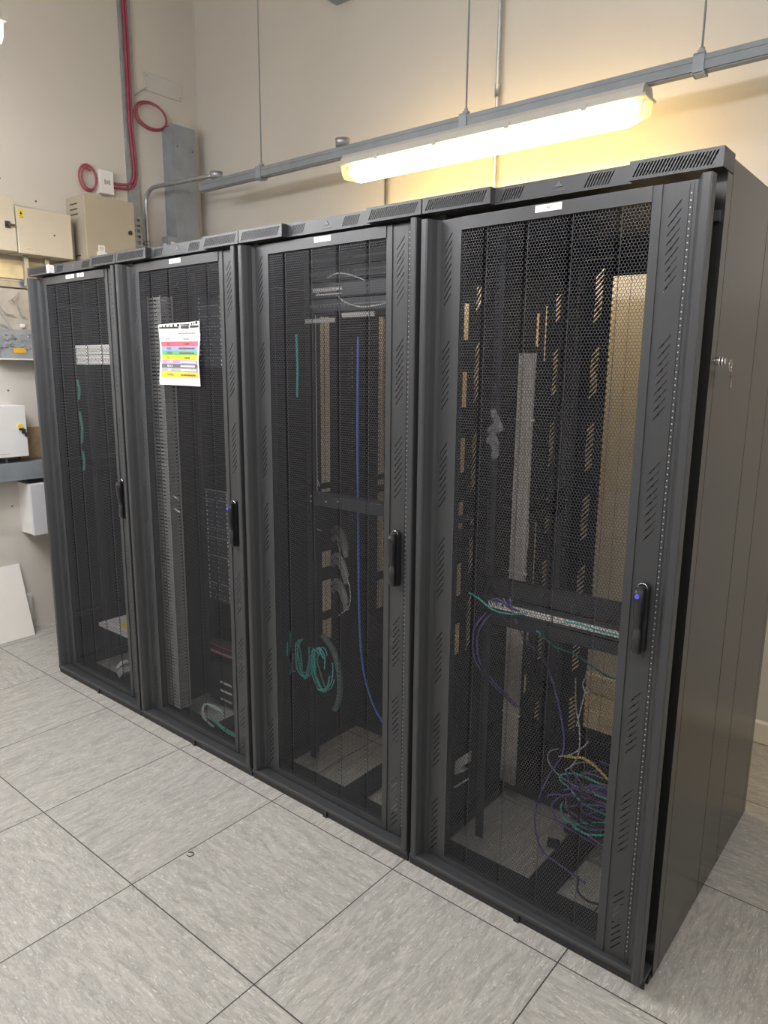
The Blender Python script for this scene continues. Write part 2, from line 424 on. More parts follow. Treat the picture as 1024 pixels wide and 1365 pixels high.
def post():
    mb = MB(); mb.poly_prism([(0, 0), (0.05, 0), (0.05, 0.01), (0.03, 0.01), (0.03, 0.03), (0.01, 0.045), (0, 0.045)], 2, 0.01, 2.10); return mb
def rail():
    """vertical mounting rail with square holes, L section"""
    mb = MB(); F = lambda u, z, d: (u, d, z); t = .0018
    wins = []; z = 0.10
    while z < 2.02: wins.append((z, z+.0095)); z += 0.01588
    slab(mb, F, [(0, .06), (.005, .06), (.005, 2.05), (0, 2.05)], t)
    column_windows(mb, F, .005, .0145, .06, 2.05, wins, t)
    slab(mb, F, [(.0145, .06), (.030, .06), (.030, 2.05), (.0145, 2.05)], t)
    mb.box(0, .002, 0, .05, .06, 2.05)
    return mb
def top_cover(): return MB().box(0.0, 0.80, 0.095, 1.055, 2.10, 2.112).box(0.10, 0.70, 0.25, 0.9, 2.112, 2.114)
def cross_rail(): return MB().box(0, 0.02, 0.10, 1.0, -.011, .011)
def rear_frame():
    mb = MB(); F = lambda u, z, d: (u, 1.045+d, z); t = .0015; z0, z1 = 0.045, 2.067
    slab(mb, F, [(0.004, z0), (.076, z0), (.076, z1), (.004, z1)], t)
    column_slots(mb, F, 0.076, 0.112, z0, z1, GROUPS, t, w=.0068, margin=.0025)
    slab(mb, F, [(.112, z0), (.147, z0), (.147, z1), (.112, z1)], t)
    slab(mb, F, [(.684, z0), (.713, z0), (.713, z1), (.684, z1)], t)
    column_slots(mb, F, 0.713, 0.747, z0, z1, GROUPS, t, w=.0068, margin=.0025)
    slab(mb, F, [(.747, z0), (.796, z0), (.796, z1), (.747, z1)], t)
    mb.box(.147, .684, 1.040, 1.055, 2.0, z1); mb.box(.147, .684, 1.040, 1.055, z0, .13)
    mb.box(0.0, .80, 1.0, 1.058, z1+.002, 2.112)
    return mb
def side_panel():
    mb = MB(); x0, x1 = 0.0, 0.003
    for a, b in ((0.099, 0.454), (0.458, 0.665), (0.669, 1.018)):
        mb.box(x0, x1, a, b, 0.004, 2.108)
    mb.box(-.002, 0.0, 0.058, 1.058, 0.004, 2.108)          # seam backing
    mb.box(x0, x1, 0.057, 0.096, 0.004, 2.112); mb.box(x0, x1, 1.021, 1.060, 0.004, 2.105)
    mb.box(-.03, 0.0, 0.0575, 0.0605, 0.004, 2.108)
    return mb
# divider patterns between bays: (y0,y1) -> list of z windows, or slots
def divider(pattern):
    mb = MB(); F = lambda u, z, d: (d, u, z); t = .0012
    y = 0.105
    for (a, b, kind, zs) in pattern:
        if a > y+1e-6: slab(mb, F, [(y, .04), (a, .04), (a, 2.10), (y, 2.10)], t)
        if kind == 'win': column_windows(mb, F, a, b, .04, 2.10, zs, t)
        else: column_slots(mb, F, a, b, .04, 2.10, zs, t, rise=.03, pitch=.0205, w=.0105)
        y = b
    slab(mb, F, [(y, .04), (1.035, .04), (1.035, 2.10), (y, 2.10)], t)
    return mb
def segs(lo, hi, n, gap):
    h = (hi-lo)/n; return [(lo+k*h+gap/2, lo+(k+1)*h-gap/2) for k in range(n)]
DIV34 = [(.248, .275, 'win', segs(.62, 1.90, 6, .10)+[(.30, .56)]), (.318, .345, 'slot', GROUPS[2:]),
         (.698, .722, 'win', [(.90, 1.06), (.20, .70)]), (.732, .752, 'win', [(1.73, 1.85), (.96, 1.06)]), (.772, .790, 'win', [(.55, .70), (.30, .42)]),
         (.800, .812, 'win', [(.62, 1.06), (1.68, 1.88)]), (.830, .852, 'win', [(1.66, 1.98), (.28, .70)]), (.880, .985, 'win', [(.12, 1.06), (1.12, 1.93)])]
DIV23 = [(.42, .475, 'win', [(1.13, 1.85), (.80, .87), (.60, .74), (.46, .56)]), (.59, .615, 'slot', GROUPS[3:]),
         (.79, .835, 'win', [(.70, .99), (1.02, 1.87), (.52, .66)])]
DIV12 = [(.30, .32, 'slot', GROUPS[1:])]

ORD = ['leftmost', 'second from the left', 'third from the left', 'rightmost and nearest']
RLAB = ['leftmost black network rack in the row, two white panels behind its mesh door',
        'black network rack with the colour chart paper on its mesh door',
        'black network rack with a long blue cable behind its mesh door',
        'rightmost black network rack, blue lock cap, plain side panel and keys']
DIVS = [None, DIV12, DIV23, DIV34]
def make_rack(k):
    r = thing('server_rack', RLAB[k], 'server rack', (X0[k], 0, 0), group='row of black network racks')
    P = lambda name, key, fn, m, par=r, loc=(0, 0, 0), rot=(0, 0, 0): link(name, shared(key, fn, m), par, loc, rot)
    P('base_frame', 'base_frame', base_frame, INNER)
    P('kick_ledge', 'kick_ledge', kick_ledge, BLACK)
    for x in (0.03, 0.41, 0.77): P('levelling_foot', 'levelling_foot', kick_foot, INNER, loc=(x, 0 if x == .41 else .012, 0))
    for (x, y, sx) in ((0.0, .060, 0), (0.80, .105, PI), (0.0, .99, 0), (0.80, 1.035, PI)):
        P('corner_post', 'corner_post', post, BLACK if y < .5 else INNER, loc=(x, y, 0), rot=(0, 0, sx))
    ry = .29 if k == 1 else .20
    for (x, y) in ((0.137, ry), (0.633, ry), (0.137, .75), (0.633, .75)):
        P('mounting_rail', 'mounting_rail', rail, INNER2, loc=(x, y, 0))
    P('top_cover', 'top_cover', top_cover, BLACK)
    for z in (0.30, 1.10, 1.16, 1.95): P('side_strut', 'side_strut', cross_rail, INNER, loc=(0.004 if k else .004, 0, z))
    for z in (0.30, 1.10, 1.95): P('side_strut', 'side_strut', cross_rail, INNER, loc=(0.776, 0, z))
    if DIVS[k]: link('bay_divider', divider(DIVS[k]).mesh('bay_divider', INNER), r, (-.003, 0, 0))
    hd = P('header_panel', 'header_panel', header_body, BLACK)
    P('vent_grille', 'vent_grille', lambda: vent_sheet(0.002, 0.225, 0.010, [(0.012, 0.215)]), BLACK, hd)
    P('vent_grille', 'vent_grille_mid', lambda: vent_sheet(0.225, 0.598, 0.0345, [(0.243, 0.318), (0.476, 0.560)]), BLACK, hd)
    P('vent_grille', 'vent_grille_end', lambda: vent_sheet(0.598, 0.804, 0.010, [(0.606, 0.796)]), BLACK, hd)
    P('badge', 'badge', badge, mat('badge_grey', (.11, .11, .115), .4, .1, .05, 30), hd)
    P('header_lining', 'header_lining', lambda: MB().box(0.004, 0.80, .060, .062, 2.078, 2.116), INNER, hd)
    d = P('front_door', 'front_door', door_frame, BLACK, loc=(0, 0, -0.008 if k == 3 else 0), rot=(0, 0, [-.0, -.006, -.004, -.040][k]))
    P('mesh_panel', 'mesh_panel', hex_mesh, MESHM, d)
    P('hole_light_strip', 'hole_light_strip', hole_light_strip, DOTMETAL, d); P('seam', 'seam', hole_groove, INNER, d)
    P('handle_plate', 'handle_plate', handle_plate, PLASTB, d); P('handle', 'handle', handle_lever, PLASTB, d)
    lc = P('lock_cap', 'lock_cap' if k in (1, 3) else 'lock_cap_black', lock_cap, LOCKB if k in (1, 3) else PLASTB, d)  # on the second rack the blue stands in for a bluish reflection
    if k == 3: lc['label'] = 'blue lock cap'
    P('handle_trim', 'handle_trim', lock_ring, CHROME, d)
    lx = [0.355, 0.381, 0.385, 0.387][k]
    nl = P('name_label', 'name_label', lambda: MB().box(-.0375, .0375, -.0008, 0, -.0085, .0085), LABELM, d, (lx, PLY-.006, 2.0555))
    nl['label'] = 'white name label'
    if k == 3:
        text_mesh('label_text', 'CAB 7', 0.0085, INK, d, (lx, PLY-.0071, 2.0555), (PI/2, 0, 0))
    else:
        mb = MB()
        for i, w in enumerate((.003, .003, .003, 0, .003)):
            if w: mb.box(-.012+i*.005, -.012+i*.005+w, -.0004, 0, -.0022, .0022)
        obj('label_text', mb, GREYINK, d, (lx, PLY-.0069, 2.0555))
    if k == 0:      # extra stickers right of the label of the first rack
        for i, (dx, s) in enumerate(((.075, .009), (.10, .008), (.118, .008))):
            obj('sticker', MB().box(-s, s, -.0008, 0, -.008, .008), LABELM, d, (lx+dx, PLY-.006, 2.056))
    if k == 0: s_ = obj('white_strip', MB().box(.2252, .2264, .0115, .0335, 2.079, 2.116).box(.2, .2264, .0085, .0098, 2.079, 2.116), LABELM, hd); s_['label'] = 'white strip'  # white strip on the header step face of the leftmost rack
    rd = P('rear_door', 'rear_door', rear_frame, INNER)
    rm = P('mesh_panel', 'rear_mesh_panel', lambda: hex_mesh(0.93), INNER, rd, loc=(.800, 1.045+PLY+.002, .0), rot=(0, 0, PI))
    return r
racks = [make_rack(k) for k in range(4)]
# side panels
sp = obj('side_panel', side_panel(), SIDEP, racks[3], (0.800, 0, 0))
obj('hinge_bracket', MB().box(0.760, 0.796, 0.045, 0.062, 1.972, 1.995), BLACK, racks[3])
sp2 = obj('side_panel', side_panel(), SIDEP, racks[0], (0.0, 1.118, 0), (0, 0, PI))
kl = obj('side_lock', MB().cyl((0, 0, 0), 0.0105, 0.006, axis=0, n=20).cyl((0.006, 0, 0), 0.008, 0.007, axis=0, n=16), CHROME, sp, (0.003, 0.130, 1.668))
kl['label'] = 'chrome lock barrel'
# keys on the side lock
key = thing('key_bunch', 'small bunch of keys hanging from the lock in the side of the nearest rack', 'keys', (0.006, 0.130, 1.668))
def key_mesh():
    mb = MB(); n = 16
    mb.poly_prism([(.009*math.cos(2*PI*k/n), -.010+.009*math.sin(2*PI*k/n)) for k in range(n)], 0, -.001, .001)
    mb.poly_prism([(-.003, -.018), (.003, -.018), (.003, -.030), (.0045, -.033), (.003, -.036), (.0045, -.039), (.002, -.044), (-.003, -.042)], 0, -.0009, .0009)
    return mb
obj('key', key_mesh(), CHROME, key, (0.012, .0, .0), (PI/2, 0, PI/2))
obj('key_ring', MB().tube([(0.016, .012+.012*math.cos(t), -.010+.013*math.sin(t)) for t in [2*PI*k/14 for k in range(14)]], .0011, n=6, closed=True, sub=2), CHROME, key)
o = obj('key', key_mesh(), CHROME, key, (0.016, .024, -.020), (0.18, 0, 0))
o = obj('key', key_mesh(), mat('dark_key_head', (.10, .08, .06), .4, .3, .1, 40), key, (0.019, .018, -.022), (-0.15, 0, 0))

# ------------------------------------------------------------------ colour chart paper on rack 2
PX = X0[1]
pp = thing('colour_chart', 'white paper sheet with coloured rows taped to a mesh door', 'paper', (PX+0.389, PLY-.006, 1.695), (0, 0.012, 0))
W2, H2 = 0.137, 0.123
def warp(u, v):   # curl of the sheet: u,v in [-1,1]
    return (u*W2*(1-.02*(v < 0)), -0.004-0.010*(u*u)*(1-v)*.35-.004*math.sin(v*3+u*2)-.009*(v > .7)*(u > .5)*(u-.5), v*H2+.005*u*(1 if v > .9 else 0))
def sheet(u0, u1, v0, v1, off, nu=12, nv=6):
    mb = MB(); vs = []; fs = []
    for j in range(nv+1):
        for i in range(nu+1):
            p = warp(u0+(u1-u0)*i/nu, v0+(v1-v0)*j/nv); vs.append((p[0], p[1]-off, p[2]))
    for j in range(nv):
        for i in range(nu):
            a = j*(nu+1)+i; fs.append((a, a+1, a+nu+2, a+nu+1))
    mb.add(vs, fs, True); return mb
psh = obj('sheet', sheet(-1, 1, -1, 1, 0, 16, 16), LABELM, pp)
rows = [('red_row', .705, .63, (.80, .12, .16)), ('blue_row', .63, .56, (.30, .38, .78)), ('green_row', .56, .485, (.16, .45, .20)),
        ('yellow_row', .485, .41, (.95, .90, .02)), ('purple_row', .41, .345, (.48, .28, .55)), ('dark_grey_row', .345, .28, (.13, .14, .14)),
        ('grey_row', .28, .215, (.38, .38, .38)), ('orange_row', .215, .125, (.88, .60, .04))]
def vv(t): return -1+2*t
for nm, a, b, c in rows:
    obj(nm, sheet(-.92, .93, vv(b), vv(a), .0006, 12, 1), mat('ink_'+nm, c, .5, 0, .03, 30), pp)
WHI = LABELM; MUD = mat('muted_ink', (.20, .15, .10), .6, 0, .05, 50)
for i, (wd, v) in enumerate((('COLOUR', .835), ('WHITE', .745), ('RED', .667), ('BLUE', .595), ('GREEN', .522), ('YELLOW', .447), ('PURPLE', .377), ('BLACK', .312), ('GREY', .247), ('ORANGE', .170))):
    p = warp(-.52, vv(v))
    text_mesh('row_word', wd, .0125, WHI if wd in ('PURPLE', 'BLACK', 'GREY') else MUD if wd not in ('COLOUR', 'WHITE') else GREYINK, pp, (p[0], p[1]-.0022, p[2]), (PI/2, 0, 0))
    mb = MB(); x = -.02; rr = random.Random(i)
    lim = .78 if wd not in ('RED', 'WHITE', 'YELLOW') else .5
    x = .0 if lim > .6 else .25
    while x < lim:
        w = rr.uniform(.03, .07); q = warp(x+w/2, vv(v))
        mb.box(q[0]-w*W2/2, q[0]+w*W2/2, q[1]-.0022, q[1]-.0016, q[2]-.0035, q[2]+.0032); x += w+.02
    obj('row_print', mb, WHI if wd in ('PURPLE', 'BLACK', 'GREY') else GREYINK if wd in ('COLOUR', 'WHITE') else MUD, pp)
mb = MB()
for x, w, v, h in ((-.75, .03, .965, .004), (-.6, .06, .965, .005), (-.42, .03, .965, .004), (-.22, .07, .965, .005), (.0, .10, .965, .005), (.30, .42, .963, .002), (.62, .03, .968, .004), (.72, .03, .97, .004), (.86, .08, .975, .005),
                   (-.45, .95, .93, .0028), (.30, .35, .928, .005), (.75, .40, .938, .004)):
    q = warp(x, vv(v)); mb.box(q[0]-w*W2/2, q[0]+w*W2/2, q[1]-.003, q[1]-.001, q[2]-h, q[2]+h)
obj('top_print', mb, INK, pp)

# ------------------------------------------------------------------ cables and rack contents
def cable(name, pts, r, m, label, cat='cable', group=None, n=7, sub=6):
    c = Vector(pts[0]); o = obj(name, MB().tube([Vector(p)-c for p in pts], r, n=n, sub=sub), m, None, c)
    return tag(o, label, cat, group)

def panel_body(w=.483, h=.0437, d=.03):
    return MB().box(0, w, 0, .003, 0, h).box(.016, w-.016, .003, d, .003, h-.003)
def port_block(n=6, pitch=.0165, s=.012, rows=1):
    mb = MB()
    for j in range(rows):
        for i in range(n):
            x = i*pitch; z = j*.017
            mb.box(x, x+s, -.002, .001, z, z+.002).box(x, x+s, -.002, .001, z+s-.003, z+s).box(x, x+.002, -.002, .001, z, z+s).box(x+s-.002, x+s, -.002, .001, z, z+s).box(x+.004, x+.008, -.0022, .0, z+.004, z+.008)
    return mb
# --- nearest rack
RX = X0[3]
t = thing('patch_bay', 'patch panel with a row of white ports half way up the rightmost rack', 'patch panel', (RX+.139, .195, .888))
obj('panel_body', panel_body(), INNER2, t)
for i in range(24):
    x = .022+i*.0185+(.004 if i > 11 else 0)
    link('port', shared('port_white', lambda: MB().box(0, .016, -.006, .001, 0, .003).box(0, .016, -.006, .001, .013, .018).box(0, .003, -.006, .001, 0, .018).box(.013, .016, -.006, .001, 0, .018).box(.005, .011, -.005, .0, .004, .010), WHITEP), t, (x, 0, .012))
def ring_manager(x, y, z, label):
    t = thing('cable_manager', label, 'cable manager', (x, y, z))
    obj('back_plate', MB().box(0, .483, 0, .002, 0, .062).box(0, .483, 0, .014, .060, .062).box(0, .483, 0, .012, 0, .002), INNER, t)
    for i in range(5):
        px = .04+i*.095
        obj('ring', MB().tube([(px, 0, .012), (px, -.045, .010), (px+.004, -.062, .022), (px+.004, -.060, .044), (px, -.040, .052), (px, -.03, .052)], .0028, n=6, sub=4), INNER2, t)
    return t
ring_manager(RX+.139, .200, .937, 'black horizontal cable manager with rings directly above the white-port panel')
t = thing('cable_manager', 'black blank bar directly below the white-port panel', 'cable manager', (RX+.139, .200, .842))
obj('back_plate', MB().box(0, .483, 0, .012, 0, .040, .001), INNER, t)

BUNG = mat('bundle_grey', (0.62, 0.57, 0.52), 0.5, 0.0, 0.12, 60)
def bundle(x, y, z0, z1, w, label, m=BUNG, n=9):
    t = thing('cable_bundle', label, 'cable bundle', (x, y, z0))
    mb = MB(); rr = random.Random(int(x*100))
    for i in range(n):
        for j in range(3):
            px = (i-(n-1)/2)*w/n; py = j*.007
            mb.tube([(px+rr.uniform(-.001, .001), py, zz) for zz in [0, (z1-z0)*.3, (z1-z0)*.6, (z1-z0)*.9, z1-z0]] , .0034, n=6, sub=3)
    b = obj('cables', mb, m, t); b['kind'] = 'stuff'
    for q in (.18, .52, .86):
        zz = (z1-z0)*q
        obj('cable_tie', MB().box(-w/2-.003, w/2+.003, -.006, -.004, zz, zz+.004).box(w/2+.002, w/2+.014, -.008, -.003, zz-.002, zz+.005), WHITEP, t)
    return t
bundle(RX+.088, .50, .10, 1.70, .060, 'thick grey cable bundle with white ties standing in the rightmost rack')

CG = 'purple patch cables hanging in the nearest rack'
for j, dx in enumerate((0, .018)):
    cable('patch_cable', [(RX+.165+dx, .17, .885), (RX+.150+dx, .14, .85), (RX+.118+dx, .17, .79), (RX+.112+dx, .20, .70), (RX+.14+dx, .25, .62), (RX+.19+dx, .35, .50)], .0030, PURP,
          'purple patch cable looping down below the left end of the white-port panel', group=CG)
cable('patch_cable', [(RX+.26, .19, .88), (RX+.262, .25, .80), (RX+.285, .33, .72), (RX+.31, .35, .66), (RX+.35, .36, .53), (RX+.37, .36, .40), (RX+.33, .35, .30), (RX+.30, .34, .20), (RX+.30, .32, .12), (RX+.34, .30, .045), (RX+.42, .28, .036), (RX+.52, .25, .038)], .0030, PURP,
      'long purple cable hanging from mid rack to the floor of the rightmost rack')
cable('patch_cable', [(RX+.335, .19, .86), (RX+.37, .25, .80), (RX+.41, .32, .76), (RX+.45, .36, .72), (RX+.50, .40, .68), (RX+.58, .42, .69)], .0030, TEAL,
      'teal cable sloping right just below the white-port panel')
cable('patch_cable', [(RX+.13, .12, .955), (RX+.17, .11, .95), (RX+.22, .11, .925), (RX+.27, .12, .918), (RX+.33, .13, .93)], .0028, TEAL,
      'teal cable lying along the top edge of the white-port panel')
cable('patch_cable', [(RX+.44, .13, .925), (RX+.49, .12, .940), (RX+.55, .12, .935), (RX+.63, .13, .93)], .0026, TEAL,
      'short teal cable at the right end of the white-port panel')
for j in range(4):
    rr = random.Random(40+j)
    cable('patch_cable', [(RX+.20+.02*j, .14, .93), (RX+.215+.022*j, .11, .95+.008*j), (RX+.25+.015*j, .10, .965-.006*j), (RX+.28+.01*j, .12, .935)], .0026, PURP,
          'short purple loop bunched on top of the white-port panel', group='short purple loops above the patch panel')
cable('patch_cable', [(RX+.43, .34, .86), (RX+.45, .34, .82), (RX+.44, .34, .70), (RX+.43, .34, .66), (RX+.45, .33, .64), (RX+.465, .34, .67), (RX+.45, .34, .69), (RX+.43, .35, .60), (RX+.41, .36, .50)], .0022, LCAB,
      'thin pale wire with a small loop behind the mesh of the rightmost rack')
# tangle at bottom of nearest rack
DGC = mat('dim_grey_cable', (.24, .23, .27), .45, 0, .08, 30)
cols = [(PURP, 'purple', 12), (TEAL, 'teal', 3), (DGC, 'grey', 5), (PLASTB, 'black', 6)]
rr = random.Random(5)
for m_, cn, cnt in cols:
    for j in range(cnt):
        cxp, cyp, czp = RX+.52+rr.uniform(-.04, .05), .37+rr.uniform(-.05, .08), .245+rr.uniform(-.075, .08)
        a0 = rr.uniform(PI*.45, PI*1.1); ra, rb, sl = rr.uniform(.08, .19), rr.uniform(.02, .075), rr.uniform(-.35, .15); sg = rr.choice((1, 1, -1))
        pts = []
        for q in range(9):
            a = a0+sg*q*PI*1.15/8
            pts.append((cxp+ra*math.cos(a), cyp+rb*.8*math.sin(a*1.3)+rr.uniform(-.008, .008), max(.045, czp+rb*math.sin(a)+sl*ra*math.cos(a)+rr.uniform(-.006, .006))))
        pts.append((min(RX+.72, pts[-1][0]+rr.uniform(.03, .14)), .40, max(.05, czp-rr.uniform(.0, .07))))
        cable('patch_cable', pts, .0030, m_, '%s cable curving through the tangle at the foot of the rightmost rack' % cn, group='%s cables in the tangle at the rack foot' % cn)
cable('patch_cable', [(RX+.375, .35, .385), (RX+.42, .34, .40), (RX+.45, .34, .408), (RX+.49, .34, .395), (RX+.53, .34, .37), (RX+.56, .35, .345)], .0042, YCAB,
      'yellow cable arching over the tangle at the foot of the rightmost rack')
cable('patch_cable', [(RX+.36, .345, .38), (RX+.395, .35, .395), (RX+.44, .34, .44), (RX+.46, .34, .47)], .0025, LCAB, 'pale wire end sticking up left of the yellow cable arch')
cable('patch_cable', [(RX+.335, .50, .60), (RX+.36, .46, .52), (RX+.395, .42, .46), (RX+.415, .38, .40), (RX+.405, .36, .36), (RX+.38, .36, .33)], .0026, LCAB, 'pale wire dropping into the tangle from above the yellow cable')
for (x, y, a, lb) in ((RX+.352, .502, 2.6, 'black power plug on the rack floor, the farther of the pair'), (RX+.340, .392, 2.85, 'black power plug on the rack floor, the nearer of the pair')):
    t = thing('power_plug', lb, 'plug', (x, y, .018), (0, 0, a-PI+.55))
    obj('plug_body', MB().box(-.022, .022, -.014, .014, -.012, .012, .004), PLASTB, t)
    obj('strain_relief', MB().cyl((.022, 0, 0), .008, .03, axis=0, n=10, r2=.005), PLASTB, t)
    obj('cord', MB().tube([(.05, 0, 0), (.08, .01, .02), (.12, .0, .06), (.14, -.02, .12)], .004, n=7), PLASTB, t)
cable('mains_lead', [(RX+.50, .24, .06), (RX+.52, .20, .035), (RX+.58, .19, .034), (RX+.66, .24, .05)], .004, PLASTB, 'black cord curling over the base beam at lower right of the rightmost rack')
t = thing('plastic_bag', 'small crumpled clear plastic bag hanging behind the mesh of the rightmost rack', 'plastic bag', (RX+.156, .215, 1.45))
mb = MB(); rr = random.Random(9); nu, nv = 8, 12; vs = []
for j in range(nv+1):
    for i in range(nu):
        a = 2*PI*i/nu; s = .007+.014*math.sin(PI*j/nv)*(1+.6*math.sin(j*1.9)); vs.append((s*math.cos(a)+.008*math.sin(j*.9)+rr.uniform(-.003, .003), -.02+.5*s*math.sin(a), -.075+.15*j/nv+rr.uniform(-.003, .003)))
mb.add(vs, [(j*nu+i, j*nu+(i+1) % nu, (j+1)*nu+(i+1) % nu, (j+1)*nu+i) for j in range(nv) for i in range(nu)])
obj('film', mb, BAGM, t)
tag(obj('corner_bracket', MB().poly_prism([(0, 0), (.05, .05), (.05, .012), (.012, -.02)], 1, 0, .02).poly_prism([(0, -.05), (.04, -.02), (0, -.012)], 1, 0, .02).poly_prism([(.0, -.10), (.055, -.045), (.055, -.038), (.0, -.092)], 1, 0, .004), DUCTG, None, (RX+.100, .115, .365)),
    'dark triangular bracket low at the left inside the rightmost rack', 'bracket')

# --- rack with the blue cable (third)
RX = X0[2]
t = thing('patch_bay', 'panel with lit white port block near the top of the rack with blue cable', 'patch panel', (RX+.139, .195, 1.895))
obj('panel_body', panel_body(), INNER2, t)
b = link('port_block', shared('pb24', lambda: port_block(9, .0165, .013), WHITEP), t, (.045, 0, .018)); b['label'] = 'white port block'
obj('port_marks', MB().box(.06, .185, -.001, .001, .006, .010), LCAB, t)
for i, (z, lb) in enumerate(((1.955, 'dark switch just above the white port block'), (2.0, 'topmost dark switch in the rack with the blue cable'), (1.845, 'dark switch just below the white port block'))):
    t = thing('network_switch', lb, 'network switch', (RX+.139, .195, z))
    obj('switch_body', MB().box(0, .483, 0, .003, 0, .040).box(.02, .46, .003, .26, .002, .038), INNER2, t)
    obj('port_row', port_block(12, .0165, .011).box(.21, .42, -.001, .001, .004, .009), mat('dim_grey_plastic', (.16, .16, .165), .4, 0, .05, 20), t, (.03, 0, .014))
for (x0, x1, z, lb) in ((.125, .275, 1.805, 'left'), (.31, .46, 1.820, 'right')):
    tag(obj('label_holder', MB().box(0, x1-x0, 0, .006, 0, .016, .001), DUCTG, None, (RX+x0+.02, .19, z)), 'grey label strip at the %s, below the dark switches of the rack with blue cable' % lb, 'label strip')
cable('network_cable', [(RX+.31, .30, 1.76), (RX+.308, .30, 1.43), (RX+.312, .30, 1.05), (RX+.318, .30, .70), (RX+.335, .30, .50), (RX+.37, .30, .38), (RX+.42, .30, .30), (RX+.50, .30, .24), (RX+.60, .32, .20)], .0048, BLUE,
      'long blue cable hanging to the base behind the mesh of the third rack')
WG = 'thin pale wires in the rack with the blue cable'
for pts in ([(.02, .30, 1.98), (.06, .26, 1.96), (.10, .24, 2.0), (.13, .22, 2.03)], [(.0, .3, 1.90), (.05, .26, 1.92), (.12, .22, 1.925), (.19, .19, 1.905)],
            [(.29, .17, 1.90), (.34, .16, 1.87), (.41, .16, 1.85), (.47, .16, 1.85), (.54, .17, 1.86)], [(.25, .17, 1.955), (.31, .16, 1.965), (.37, .16, 1.955), (.42, .18, 1.935)],
            [(.03, .3, 1.90), (.0, .3, 1.80), (-.005, .3, 1.60), (.0, .3, 1.40), (.01, .3, 1.20)], [(-.04, .35, 1.85), (-.055, .35, 1.60), (-.05, .35, 1.35), (-.04, .35, 1.15), (.02, .32, 1.02), (.08, .3, 1.0)],
            [(.05, .3, 1.46), (.035, .3, 1.36), (.04, .3, 1.28), (.075, .3, 1.18)], [(.12, .35, .98), (.15, .35, .88), (.19, .35, .78), (.19, .35, .70), (.13, .35, .64)]):
    pts = [(RX+max(p[0], .012)+.03, p[1], p[2]) for p in pts]
    cable('wire', pts, .0022, LCAB, 'thin pale wire inside the rack with the blue cable', group=WG)
tag(obj('cable_sleeve', MB().tube([(0, 0, 0), (.004, 0, -.12), (.0, 0, -.225)], .0040, n=8), TEAL, None, (RX+.141, .15, 1.765)), 'bright teal cable length upright at the left of the third rack', 'cable')
rr = random.Random(12)
for (cx_, cz_, ra, rb, nn, lb) in ((.028, .50, .020, .09, 3, 'left'), (.125, .51, .028, .08, 4, 'middle'), (.225, .49, .040, .09, 5, 'right')):
    for j in range(nn):
        yj = .12+rr.uniform(0, .05); q0 = rr.uniform(0, 2)
        pts = [(RX+cx_+.02+(ra+rr.uniform(-.008, .008))*math.cos(q0+a*.55), yj+a*.004, cz_+(rb+rr.uniform(-.01, .01))*math.sin(q0+a*.55)) for a in range(10)]
        cable('patch_cable', pts, .0030, GREEN if j % 2 else TEAL, 'green-teal cable in the %s coil low in the rack with the blue cable' % lb, group='%s coil of green-teal cables' % lb)
t = thing('cable_bundle', 'curved grey bundle of cables low at the left of the third rack', 'cable bundle', (RX+.07, .40, .26))
for i in range(3):
    for q in range(2):
        obj('cable_bunch', MB().tube([(-.035, .05, .70-.115*i-.03*q), (.005, .03, .725-.115*i-.03*q), (.045, .01, .72-.115*i-.03*q), (.075, .0, .69-.115*i-.03*q), (.088, .0, .65-.115*i-.03*q)], .012, n=8), GCAB if q else DUCTG, t)
tag(obj('cable_bunch', MB().tube([(-.02, 0, .22), (.03, .02, .15), (.06, .02, .05), (.055, .02, -.05), (.03, .02, -.10)], .012, n=8), mat('grey_green_cable', (.12, .20, .18), .5, 0, .2, 60), None, (RX+.17, .26, .36)),
    'thick grey-green cable bunch hanging below the right coil in the third rack', 'cable bundle')
# vertical lacing with bright marks at left
t = thing('cable_manager', 'tall dark cable manager with bright marks at the left of the third rack', 'cable manager', (RX+.028, .115, .1))
obj('channel', MB().box(0, .042, 0, .04, 0, 1.8), INNER2, t)
mk = MB(); rr = random.Random(3)
for z in [i*.0445 for i in range(4, 40)]:
    for xx in (.008, .032):
        if rr.random() < .55: mk.box(xx, xx+.003, -.002, 0, z, z+rr.uniform(.006, .028))
obj('marks', mk, DOTMETAL, t)
t = thing('cable_manager', 'dark horizontal manager half way up the rack with the blue cable', 'cable manager', (RX+.139, .200, 1.13))
obj('back_plate', MB().box(0, .483, 0, .05, 0, .044, .002), INNER2, t)
obj('screw_row', MB().cyl((.02, -.002, .012), .004, .003, 1, 8).cyl((.02, -.002, .032), .004, .003, 1, 8).cyl((.10, -.002, .020), .003, .003, 1, 8).cyl((.16, -.002, .026), .003, .003, 1, 8), DOTMETAL, t)

# --- second rack (colour chart): finger duct and stacks of panels
RX = X0[1]
t = thing('finger_duct', 'tall grey slotted cable duct at the left inside the rack with the colour chart', 'cable duct', (RX+.078, .100, .06))
mb = MB(); z = 0
mb.box(0, .075, .045, .058, 0, 1.88)
while z < 1.87:
    mb.box(.0, .042, 0, .004, z, z+.0105); mb.box(.046, .100, .0, .004, z, z+.0105); mb.box(.096, .100, 0, .058, z, z+.0105); z += .0165
for xa in (.0, .040, .094): mb.box(xa, xa+.006, -.001, .003, 0, 1.88)
mb.box(.096, .101, .054, .060, 0, 1.88)
obj('duct_fingers', mb, DUCTG, t)
WORDS = ['topmost', 'second from the top', 'third from the top', 'fourth from the top', 'fifth from the top', 'sixth from the top', 'seventh from the top', 'eighth from the top', 'ninth from the top', 'tenth from the top', 'eleventh from the top', 'lowest']
DOTM = mat('panel_marking', (.62, .62, .63), .5, 0, .1, 40)
